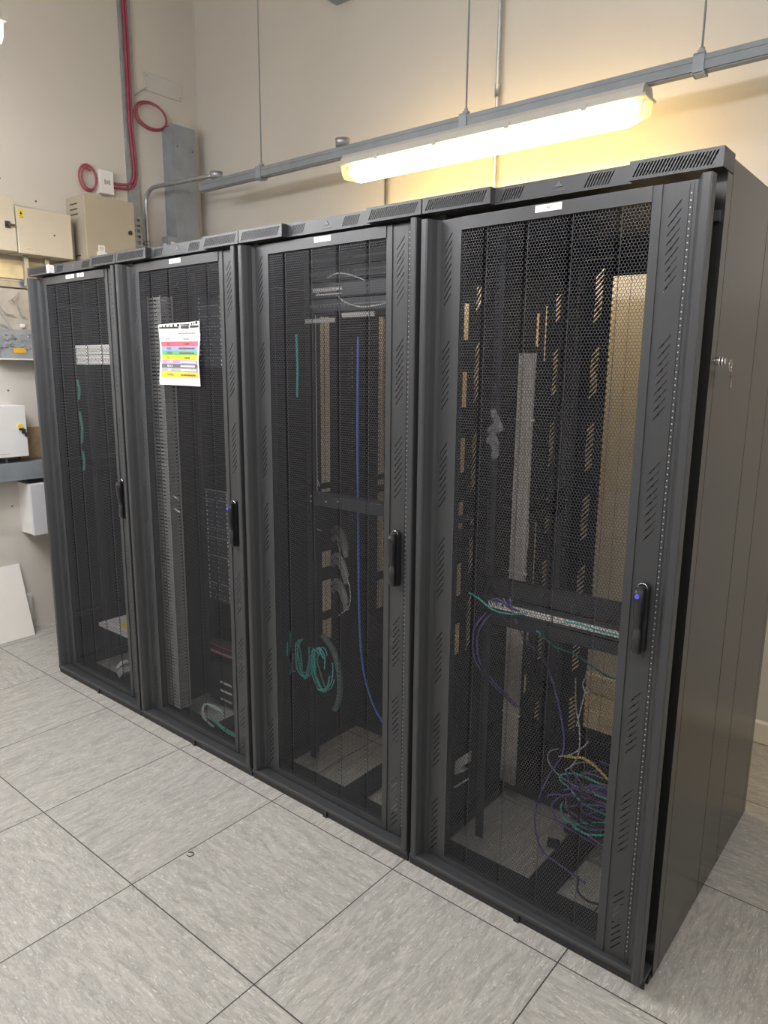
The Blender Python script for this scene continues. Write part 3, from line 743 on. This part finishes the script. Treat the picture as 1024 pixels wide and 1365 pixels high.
def dotted():
    mb = MB(); rr = random.Random(77)
    for i in range(6):
        for j in range(2):
            x = .03+i*.073; mb.box(x, x+.006, -.0015, 0, .010+j*.018, .018+j*.018)
            for q in range(4):
                if rr.random() < .7: mb.box(x+.014+q*.012, x+.017+q*.012, -.0015, 0, .012+j*.018, .0135+j*.018)
    return mb
def stack(ztop, n, which, ln):
    for i in range(n):
        t = thing('patch_bay', 'black panel in the colour-chart rack, %s of its %s stack' % (WORDS[i] if i < n-1 else 'lowest', which), 'patch panel', (RX+.140, .300, ztop-.0445*(i+1)), group='%s stack of black panels in the colour-chart rack' % which)
        link('panel_body', shared('pbody', lambda: panel_body(), INNER2), t)
        link('markings', shared('pmarks', dotted, DOTM), t)
        if i in ln: link('edge_highlight', shared('pedge', lambda: MB().box(.004, .479, -.001, .0, 0.0425, .0437), DOTMETAL), t)
stack(1.955, 7, 'upper', (1, 2, 3, 4, 5, 6)); stack(1.09, 12, 'lower', (0, 1, 4, 5, 7, 10))
for z, lb in ((.322, 'upper'), (.284, 'lower')):
    t = thing('patch_bay', 'panel with %s dark red strip low in the colour-chart rack' % lb, 'patch panel', (RX+.140, .300, z))
    obj('panel_body', panel_body(h=.030), INNER2, t); s = obj('red_strip', MB().box(.01, .47, -.002, .001, .002, .008), REDP, t); s['label'] = 'dark red strip'
    if lb == 'lower': obj('pale_strip', MB().box(.012, .36, -.003, .001, .008, .014), mat('pinkish_strip', (.42, .32, .33), .5, 0, .05, 30), t)
t = thing('server_unit', 'black server with white labels at the bottom of the colour-chart rack', 'server', (RX+.140, .300, .04))
obj('chassis', MB().box(0, .483, 0, .003, 0, .20).box(.02, .463, .003, .6, .002, .198), INNER2, t)
for i, z in enumerate((.100, .057, .012)):
    w = obj('white_label', MB().box(.083, .170, -.002, 0, z, z+.009), LABELM if i < 2 else DOTM, t)
GG = 'green cable loops at the foot of the colour-chart rack'
rr = random.Random(21)
for j in range(6):
    if j < 3:
        pts = [(RX+.43-.012*j, .10, .055), (RX+.385-.012*j, .09, .085), (RX+.37-.006*j, .09, .125), (RX+.40-.006*j, .09, .16), (RX+.46, .095, .165-.01*j), (RX+.50, .10, .15)]
    else:
        pts = [(RX+.41+.012*(j-3), .09, .12-.006*j), (RX+.44+.008*j, .09, .075+.004*j), (RX+.50, .09, .058+.006*j), (RX+.56, .09, .050+.006*j), (RX+.63, .10, .046+.006*j)]
    cable('patch_cable', pts, .0034, LCAB if j in (0, 1) else GREEN, ('pale' if j in (0, 1) else 'green')+' cable curling at the foot of the colour-chart rack', group=('pale' if j in (0, 1) else 'green')+' cables at the foot of the colour-chart rack')
for (x, z) in ((.12, 1.09), (.13, 1.03)):
    tag(obj('cable_hook', MB().tube([(0, 0, .0), (.05, -.03, -.008), (.09, -.03, -.02)], .004, n=7), DOTMETAL, None, (RX+x, .15, z)), 'shiny cable hook at mid height of the colour-chart rack, the %s one' % ('upper' if z > 1.06 else 'lower'), 'hook')

# --- first rack: white panels, tray, green cable
RX = X0[0]
for z, lb in ((1.702, 'upper'), (1.655, 'lower')):
    t = thing('patch_bay', 'white printed panel in the leftmost rack, the %s of two' % lb, 'patch panel', (RX+.215, .115, z))
    obj('panel_body', MB().box(0, .44, 0, .02, 0, .0437, .001), WHITEP, t)
    mb = MB(); rr = random.Random(int(z*1000))
    for i in range(26):
        mb.box(.03+i*.015, .03+i*.015+rr.uniform(.003, .010), -.001, .0, .010+rr.uniform(0, .008), .022+rr.uniform(0, .010))
    obj('print', mb, mat('faint_print', (.50, .48, .47), .5, 0, .1, 50), t)
    obj('notch', MB().box(.004, .018, -.001, .0005, .010, .034), GREYINK, t)
t = thing('router', 'light grey device with a yellow sticker low in the leftmost rack', 'router', (RX+.24, .12, .290))
obj('case', MB().box(0, .42, 0, .20, 0, .020, .002), LCAB, t)
obj('case_lid', MB().box(.02, .40, .02, .19, .020, .028, .002), mat('case_white', (.55, .54, .52), .5, 0, .05, 20), t)
s = obj('yellow_sticker', MB().box(.14, .22, .03, .08, .028, .029), YEL, t); s['label'] = 'yellow sticker'
t = thing('wall_adapter', 'small white adapter tipped over at the foot of the leftmost rack', 'adapter', (RX+.405, .115, .060), (0, -.7, 0))
obj('adapter_body', MB().box(0, .07, 0, .05, -.02, .015, .003), LCAB, t); obj('adapter_cap', MB().box(.02, .085, 0, .04, .022, .042, .003), WHITEP, t)
for i, (z0, z1) in enumerate(((1.48, 1.58), (1.26, 1.42), (1.12, 1.22))):
    tag(obj('patch_cable', MB().tube([(0, 0, 0), (.004, .005, (z1-z0)/2), (0, 0, z1-z0)], .006, n=7), GREEN, None, (RX+.205, .12, z0)),
        'green cable length at the left edge of the leftmost rack, %s of three' % ['upper', 'middle', 'lowest'][i], 'cable')

# ------------------------------------------------------------------ suspended trunking, hangers, batten
TY = 1.2
t = thing('lighting_trunking', 'long grey steel trunking hung on rods above the racks', 'trunking', (0, TY, 2.715))
obj('channel', MB().poly_prism([(0, 0), (0, .026), (.0025, .0265), (.0025, .0315), (0, .032), (0, .050), (.05, .050), (.05, 0)], 0, -3.41, XR), TRUNK, t)
obj('underside_lip', MB().box(-3.41, XR, .010, .040, -.004, 0), TRUNK, t)
HG = 'rod hangers carrying the trunking'
def hanger():
    t = thing('rod_hanger', '', 'hanger', (0, 0, 0), group=HG)
    obj('rod', MB().cyl((0, .025, .085), .0042, ZC-2.715-.085, 2, 10), GREYP, t)
    obj('clamp', MB().box(-.020, .020, -.004, 0, -.006, .056).box(-.020, .020, .05, .054, -.006, .056).box(-.020, .020, -.004, .054, .052, .058).box(-.012, .012, .013, .037, .058, .072), GREYP, t)
    obj('nut', MB().cyl((0, .025, .070), .010, .012, 2, 6), GALV, t)
    obj('lower_clip', MB().box(-.022, .022, .0, .05, -.012, -.008).cyl((-.020, -.004, -.010), .004, .05, 1, 8).cyl((.020, -.004, -.010), .004, .05, 1, 8), GREYP, t)
    return t
h0 = hanger()
for i, (x, lb) in enumerate(((-2.858, 'leftmost rod hanger, left of the lit batten light'), (-1.470, 'rod hanger above the middle of the lit batten light'), (-0.455, 'rod hanger right of the lit batten light'))):
    h = h0 if i == 0 else copy_tree(h0)
    h.location = (x, TY, 2.715); h['label'] = lb
for x, lb in ((-3.25, 'round conduit box at the left end of the hung trunking'), (-2.215, 'round conduit box on top of the trunking near the batten light')):
    t = thing('conduit_box', lb, 'conduit box', (x, TY+.012, 2.765))
    obj('box_body', MB().cyl((0, 0, 0), .036, .034, 2, 24), GALV, t); obj('box_lid', MB().cyl((0, 0, .034), .038, .004, 2, 24).cyl((.02, 0, .038), .004, .002, 2, 8), GALV, t)
t = thing('conduit', 'bent galvanised conduit running from the trunking down the left wall', 'conduit', (0, 0, 0))
obj('pipe', MB().tube([(-3.28, 1.20, 2.785), (-3.6, 1.20, 2.795), (-3.86, 1.20, 2.805), (-3.925, 1.20, 2.797), (-3.972, 1.20, 2.765), (-3.990, 1.20, 2.70), (-3.990, 1.20, 2.5), (-3.990, 1.20, 1.6)], .0125, n=12), GALV, t)
obj('saddle_clip', MB().cyl((-3.990, 1.20, 2.455), .016, .018, 2, 14).box(-4.02, -3.99, 1.175, 1.225, 2.458, 2.470), GALV, t)
for (x, z1, lb) in ((-2.282, 2.74, 'steel conduit on the back wall below the left end of the batten light'), (-1.568, ZC, 'steel conduit on the back wall behind the middle of the batten light')):
    t = thing('wall_conduit', lb, 'conduit', (x, 1.648, 0))
    obj('pipe', MB().cyl((0, 0, .3), .010, z1-.3, 2, 14), GALV, t)
    obj('coupling', MB().cyl((0, 0, 2.98 if z1 > 3 else 2.2), .014, .06, 2, 14), GALV, t)
    obj('saddle_clip', MB().box(-.02, .02, .010, .021, 2.35, 2.365), GALV, t)

def batten(x0, x1, y, z, label, m, group=None):
    """5 ft weatherproof batten: housing, diffuser, end pieces, clips"""
    L = x1-x0
    t = thing('batten_light', label, 'batten light', (x0, y, z), group=group)
    prof = [(-.052, 0), (-.056, .004), (-.050, .030), (-.036, .048), (.036, .048), (.050, .030), (.056, .004), (.052, 0)]
    obj('housing', MB().poly_prism(prof, 0, .012, L-.012).box(.0, L, -.058, .058, -.002, .006), mat('batten_housing', (.50, .48, .44), .5, 0, .03, 10), t)
    dp = [(-.052, 0), (-.050, -.030), (-.040, -.062), (-.022, -.082), (.022, -.082), (.040, -.062), (.050, -.030), (.052, 0)]
    obj('diffuser', MB().poly_prism(dp, 0, .085, L-.085, smooth=True), m, t)
    for a, b, c in ((.004, .085, 0), (L-.085, L-.004, 1)):
        mb = MB(); n = len(dp)
        e0, e1 = (.75, 1.0) if c == 0 else (1.0, .75)
        vs = [(a, p[0]*e0, p[1]*e0) for p in dp]+[(b, p[0]*e1, p[1]*e1) for p in dp]
        mb.add(vs, [(k, k+1, n+k+1, n+k) for k in range(n-1)]+([tuple(range(n))] if c == 0 else [tuple(range(n, 2*n))]), False)
        obj('end_cover', mb, ENDM, t)
        s = 1 if c == 0 else -1; xe = .03 if c == 0 else L-.03
        obj('tube_holder', MB().box(min(xe, xe+s*.022), max(xe, xe+s*.022), -.014, .014, -.052, 0, .002).cyl((min(xe+s*.02, xe+s*.035), 0, -.040), .014, .018, 0, 12), WHITEP, t)
    for x in (.25, .60, .98, 1.33):
        obj('clip', MB().box(x-.012, x+.012, -.060, -.052, -.010, .014, .001), MATS['batten_housing'], t)
    return t
batten(-2.205, -0.630, TY+.025, 2.666, 'lit batten light with warm yellow glow under the trunking', TUBE_WARM)
BG = 'room batten lights out of frame'
batten(-3.0, -1.4, -1.12, 2.62, 'lit batten light in front of the racks towards the left wall', TUBE_ROOM)
batten(-0.9, 0.7, -1.12, 2.62, 'lit batten light above the camera side of the room', TUBE_ROOM)
batten(1.0, 2.1, -1.0, 2.62, 'added unseen batten light at the right end of the room', TUBE_ROOM)  # lamp added out of view to light the side panel and right wall
bl = batten(0, 1.575, 0, 0, 'added unseen batten light close to the left wall, running away from the racks', TUBE_ROOM)  # extra unseen lamp put in to brighten the lower left wall
bl.location = (-3.15, -1.85, 2.62); bl.rotation_euler = (0, 0, PI/2)
bl2 = batten(0, 1.575, 0, 0, 'lit batten light whose end shows at the top left picture corner', TUBE_ROOM)
bl2.location = (-2.375, -1.985, 2.83); bl2.rotation_euler = (0, 0, PI/2)
for o in [q for q in list(COL.objects) if q.get('category') == 'batten light' and q.location.y < 0]:
    for x in (.35, 1.0):
        obj('hanging_rod', MB().cyl((x, 0, .048), .004, ZC-.048-o.location.z, 2, 8), GREYP, o)

# dark grey box of unidentified use high on back wall
t = thing('high_wall_box', 'dark grey box high on the back wall at the top edge', 'wall box', (-2.60, 1.60, 3.70))
obj('box_body', MB().box(-.08, .07, -.03, .07, 0, .14, .006), GREYP, t); obj('box_face', MB().box(-.07, .06, -.034, -.03, .01, .13, .001), TRUNK, t)

# ------------------------------------------------------------------ left wall fittings
# galvanised trunking box by the corner
t = thing('wall_trunking', 'tall grey steel trunking box upright by the room corner', 'trunking', (-4.02, 1.37, 0))
obj('trunk_body', MB().box(0, .118, 0, .17, .4, 3.225), GREYP, t)
obj('trunk_lid', MB().box(.118, .124, -.004, .174, .4, 3.235), GREYP, t)
obj('screw', MB().cyl((.124, .03, 3.10), .005, .002, 0, 8), INK, t); obj('screw', MB().cyl((.124, .15, 3.09), .005, .002, 0, 8), INK, t)
t = thing('isolator_switch', 'small grey switch box on the foot of the upright trunking', 'switch', (-3.93, 1.29, 2.50))
obj('switch_box', MB().box(-.03, .04, 0, .075, -.10, .015, .003), GREYP, t); obj('rocker', MB().box(.04, .045, .02, .05, -.06, -.02, .001).box(-.02, .02, -.004, 0, -.07, -.03, .001), WHITEP, t)
# tray with red cables
t = thing('cable_tray', 'perforated galvanised tray strip running up the left wall', 'cable tray', (-4.02, 1.085, 0))
mb = MB(); F = lambda u, z, d: (.022+d, u, z)
wins = segs(1.5, 2.62, 32, .018)
slab(mb, F, [(0, 1.5), (.008, 1.5), (.008, ZC), (0, ZC)], .002)
column_windows(mb, F, .008, .030, 1.5, ZC, wins, .002); slab(mb, F, [(.030, 1.5), (.042, 1.5), (.042, ZC), (.030, ZC)], .002)
column_windows(mb, F, .042, .064, 1.5, ZC, wins, .002); slab(mb, F, [(.064, 1.5), (.075, 1.5), (.075, ZC), (.064, ZC)], .002)
mb.box(0, .024, -.002, 0, 1.5, ZC).box(0, .024, .075, .077, 1.5, ZC)
obj('tray_channel', mb, GALV, t)
for i, (dy, lb) in enumerate(((.020, 'left'), (.038, 'right'))):
    cable('alarm_cable', [(-3.988, 1.085+dy, ZC), (-3.988, 1.085+dy+.004, 3.6), (-3.988, 1.087+dy, 3.2), (-3.986, 1.100+dy, 2.95), (-3.986, 1.095+dy, 2.86), (-3.988, 1.06+dy, 2.815-.02*i), (-3.99, 1.00, 2.80-.022*i), (-3.99, .965, 2.80-.024*i)], .0085, RED,
          'red cable running up the tray on the left wall, the %s of two' % lb)
    for z in (3.9, 3.5, 3.1): pass
def loop(name, cy_, cz_, ry, rz, label, tail, r=.006):
    t = thing(name, label, 'cable coil', (-3.998, cy_, cz_))
    for k in range(2):
        mb = MB(); mb.tube([(.008*k+.004, (ry-.008*k)*math.cos(a)+.006*k, (rz-.010*k)*math.sin(a)) for a in [2*PI*q/16 for q in range(16)]], r, n=8, closed=True, sub=2)
        obj('cable_turn', mb, RED, t)
    obj('cable_tail', MB().tube(tail, r, n=8), RED, t)
loop('cable_coil', .796, 2.80, .056, .078, 'small coil of red cable left of the white junction box', [(.006, -.03, .06), (.008, -.01, .055), (.012, .02, .045)])
loop('cable_coil', 1.27, 3.272, .120, .085, 'larger coil of red cable between the tray and the upright trunking', [(.008, .10, -.045), (.010, .12, -.035), (.03, .15, -.040), (.05, .17, -.055)])
cable('wire', [(-3.99, 1.16, 3.37), (-3.998, 1.20, 3.40), (-4.0, 1.25, 3.44)], .004, GCAB, 'short thin wire from the red cables up to the blank plate')
t = thing('blank_plate', 'cream blank cover plate on the wall above the larger red coil', 'cover plate', (-4.02, 1.25, 3.43))
obj('plate', MB().box(0, .012, 0, .285, 0, .11, .003), mat('plate_cream', (.58, .56, .52), .5, 0, .02, 8), t)
obj('screw', MB().cyl((.012, .27, .02), .005, .002, 0, 8).cyl((.012, .015, .09), .005, .002, 0, 8), GREYINK, t)
t = thing('junction_box', 'white junction box between the small red coil and the tray', 'junction box', (-4.02, .862, 2.722))
obj('box_body', MB().box(0, .055, 0, .094, 0, .140, .003), WHITEP, t)
obj('box_mark', MB().box(.055, .0565, .030, .040, .055, .085).box(.055, .0565, .044, .056, .060, .080).box(.055, .0565, .060, .068, .055, .085), GREYINK, t)
obj('cable_entry', MB().box(.01, .04, .02, .07, -.006, 0), GREYINK, t)
# louvred enclosure
t = thing('control_cabinet', 'taupe steel cabinet with louvred side and black lock on the left wall', 'cabinet', (-4.02, .655, 2.05))
obj('cabinet_body', MB().box(0, .20, 0, .33, 0, .608), TAUPE, t)
obj('cabinet_door', MB().box(.202, .220, -.002, .332, 0, .612, .003), TAUPE, t)
mb = MB()
for z in (.56, .53, .50, .26, .23, .20): mb.poly_prism([(.05, z), (.14, z), (.135, z+.006), (.055, z+.006)], 1, -.003, .001)
obj('louvre', mb, INK, t)
obj('lock', MB().cyl((.220, .295, .425), .014, .006, 0, 20), PLASTB, t)
s = obj('warning_label', MB().box(.2205, .2215, .060, .130, .22, .285).box(.2205, .2215, .070, .115, .285, .325), LABELM, t); s['label'] = 'white label with a yellow warning triangle'
obj('warning_triangle', MB().poly_prism([(.072, .232), (.112, .232), (.092, .270)], 0, .2215, .2225), YEL, t)
obj('label_lines', MB().box(.2215, .222, .078, .108, .312, .315).box(.2215, .222, .078, .108, .303, .306).box(.2215, .222, .082, .104, .294, .297), GREYINK, t)
# beige boxes
t = thing('switch_cabinet', 'beige switch box with black rotary handle at the left picture edge', 'switch box', (-4.02, -.25, 2.283))
obj('cabinet_body', MB().box(0, .168, 0, .512, 0, .292, .003), BEIGE, t)
obj('switch_plate', MB().box(.168, .176, .452, .480, .120, .158, .002), PLASTB, t); obj('rotary_handle', MB().box(.176, .196, .460, .474, .130, .148, .002).box(.18, .19, .47, .500, .134, .143, .001), PLASTB, t)
t = thing('distribution_box', 'beige fuse box with a yellow warning sticker beside the rotary switch box', 'fuse box', (-4.02, .270, 2.280))
obj('box_body', MB().box(0, .150, 0, .318, 0, .248), BEIGE, t); obj('box_door', MB().box(.151, .170, -.002, .320, -.002, .250, .003), BEIGE, t)
s = obj('yellow_sticker', MB().box(.170, .171, .012, .040, .188, .236), YEL, t); s['label'] = 'yellow warning sticker'
obj('sticker_symbol', MB().poly_prism([(.018, .208), (.034, .208), (.026, .228)], 0, .171, .1715).box(.171, .1715, .016, .036, .192, .195).box(.171, .1715, .016, .036, .198, .201), INK, t)
obj('keyhole', MB().cyl((.170, .212, .120), .005, .002, 0, 10), INK, t)
obj('paper_label', MB().box(.170, .171, .035, .085, .010, .034), mat('pale_label', (.72, .58, .44), .5, 0, .02, 8), t)
obj('label_lines', MB().box(.171, .1715, .040, .080, .026, .028).box(.171, .1715, .040, .078, .020, .022), GREYINK, t)
t = thing('wall_duct', 'narrow grey duct between the beige fuse box and the louvred cabinet', 'duct', (-4.02, .600, 1.9))
obj('duct_body', MB().box(0, .10, 0, .042, 0, .60, .002), mat('duct_taupe', (.40, .37, .32), .5, 0, .05, 8), t)
for (y, lb) in ((.331, 'shorter steel stub under the beige fuse box, nearer its sticker'), (.455, 'steel channel stub under the middle of the beige fuse box')):
    tag(obj('channel_stub', MB().box(0, .02, 0, .026, 0, .17, .001).box(.02, .024, 0, .007, 0, .17).box(.02, .024, .019, .026, 0, .17), GALV, None, (-3.96, y, 2.108)), lb, 'steel stub')
tag(obj('plywood_board', MB().box(0, .02, -.45, .60, 0, .104), WOOD, None, (-4.02, 0, 2.150)), 'pale plywood strip on the left wall below the beige boxes', 'board')
t = thing('mounting_channel', 'horizontal steel channel below the plywood strip', 'steel channel', (-4.02, -.45, 2.098))
obj('channel', MB().box(.0, .035, 0, 1.05, 0.004, .042).box(.035, .041, 0, 1.05, 0, .010).box(.035, .041, 0, 1.05, .034, .044), GALV, t)
# open panel with tray
t = thing('equipment_board', 'open grey equipment panel with wires and a yellow sticker on the left wall', 'equipment panel', (-4.02, .0, 1.68))
obj('back_plate', MB().box(0, .03, -.2, .55, 0, .41), mat('panel_backplate', (.50, .46, .40), .5, 0.1, .10, 18), t)
obj('lower_tray', MB().box(.03, .08, .135, .55, .012, .175), mat('tray_grey', (.40, .42, .43), .4, .2, .15, 30), t)
obj('tray_frame', MB().box(.03, .10, .125, .56, 0, .010).box(.03, .10, .125, .134, 0, .18), WHITEP, t)
s = obj('yellow_sticker', MB().box(.080, .082, .230, .300, .040, .068), mat('orange_sticker', (.85, .48, .04), .5, 0, .03, 20), t); s['label'] = 'orange-yellow sticker'
mb = MB(); rr = random.Random(31)
for i in range(30):
    y, z = rr.uniform(.15, .32), rr.uniform(.06, .15); w = rr.uniform(.002, .02); mb.box(.08, .081+rr.uniform(0, .01), y, y+w, z, z+rr.uniform(.002, .012))
obj('terminals', mb, GREYINK, t)
for pts in ([(.045, .13, .40), (.05, .15, .32), (.05, .20, .24), (.06, .24, .17), (.085, .22, .13)], [(.045, .13, .40), (.05, .17, .33), (.05, .21, .27), (.05, .26, .26)],
            [(.05, .30, .39), (.055, .27, .36), (.06, .235, .335)], [(.055, .25, .35), (.05, .28, .32), (.05, .30, .26), (.05, .33, .25)], [(.045, .10, .22), (.05, .20, .20), (.06, .245, .17)]):
    obj('wire', MB().tube(pts, .0035, n=6), GREYINK, t)
obj('plug', MB().box(.03, .05, .145, .165, .195, .215, .002).box(.03, .05, .30, .32, .19, .21, .002), WHITEP, t)
# white boxes
t = thing('white_enclosure', 'white wall box with a yellow-topped valve handle above the grey duct', 'wall box', (-4.02, -.30, 1.119))
obj('box_body', MB().box(0, .168, 0, .525, 0, .299, .003), WHITEP, t)
obj('yellow_knob', MB().cyl((.168, .483, .180), .013, .02, 0, 16), YEL, t)
obj('lever', MB().box(.168, .180, .478, .492, .155, .170).box(.170, .178, .492, .512, .135, .160, .001).box(.172, .177, .508, .520, .118, .140, .001), INK, t)
obj('print_line', MB().box(.168, .169, .30, .41, .020, .022).box(.168, .169, .30, .36, .030, .032), GREYINK, t)
tag(obj('wood_block', MB().box(0, .03, 0, .25, 0, .19), WOOD2, None, (-4.02, .235, 1.087)), 'tan wooden backing board between the white wall box and the racks', 'board')
t = thing('wall_duct', 'wide grey horizontal duct across the left wall', 'duct', (-4.02, -.60, .977))
obj('duct_body', MB().box(0, .155, 0, 1.15, 0, .106), GREYP, t); obj('duct_lid', MB().box(.155, .160, 0, 1.15, .002, .104), GREYP, t)
obj('fixing', MB().box(.02, .14, .70, .712, .106, .14), GALV, t); obj('fixing', MB().box(.02, .14, .56, .572, .106, .14), GALV, t)
obj('cable_gland', MB().box(.06, .14, .815, .90, -.020, 0, .002), PLASTB, t)
t = thing('isolator_box', 'tall white plastic box below the grey horizontal duct', 'wall box', (-4.02, .214, .632))
obj('box_body', MB().box(0, .150, 0, .16, 0, .315, .004), WHITEP, t); obj('box_lid', MB().box(.150, .170, -.002, .162, -.002, .317, .004), mat('cool_white', (.66, .67, .70), .4, 0, .02, 8), t)
obj('underside', MB().box(.01, .15, .01, .15, -.003, 0), GREYP, t)
# leaning board
bd = thing('leaning_board', 'white board leaning on the left wall at floor level', 'board', (-3.872, -.45, .002))
obj('board', MB().box(-.012, 0, 0, .625, 0, .455, .001), OFFW, bd, rot=(-0.0, -.30, 0))
for ch in bd.children: pass
tag(obj('socket_box', MB().box(0, .035, 0, .042, 0, .165, .003).box(.035, .037, .006, .036, .01, .155), mat('box_cream', (.62, .60, .56), .5, 0, .03, 10), None, (-4.02, .185, .07)), 'small cream conduit box on the wall just right of the leaning board', 'socket box')
for (y, z, lb) in ((.27, 2.70, 'above the switch box'), (.47, 2.61, 'above the fuse box'), (.21, 1.50, 'above the white wall box'), (.23, 1.37, 'right of the white wall box'), (.17, .80, 'left of the tall white plastic box'), (.29, 3.33, 'high on the left wall')):
    tag(obj('wall_plug', MB().cyl((0, 0, 0), .006, .003, 0, 10), mat('plug_brown', (.22, .15, .11), .6, 0, .1, 30), None, (-4.02, y, z)), 'small dark wall plug %s' % lb, 'wall plug')

# floor clip near the tiles
tag(obj('cable_scrap', MB().tube([(-.012, .0, .003), (.0, .010, .003), (.012, .004, .004), (.010, -.010, .003), (-.004, -.012, .003)], .0016, n=6), INK, None, (-1.404, -0.447, 0)), 'tiny curled scrap of dark wire on a floor tile joint', 'scrap')

# ------------------------------------------------------------------ world, view
w = bpy.data.worlds.new('world'); SC.world = w; w.use_nodes = True
w.node_tree.nodes['Background'].inputs[0].default_value = (0.5, 0.52, 0.55, 1); w.node_tree.nodes['Background'].inputs[1].default_value = 0.0
vs_ = SC.view_settings; vs_.view_transform = 'Standard'; vs_.look = 'None'; vs_.gamma = 1; vs_.exposure = 0.33; vs_.use_curve_mapping = False
SC.cycles.max_bounces = 10; SC.cycles.diffuse_bounces = 5; SC.cycles.transparent_max_bounces = 12
SC.cycles.use_denoising = True
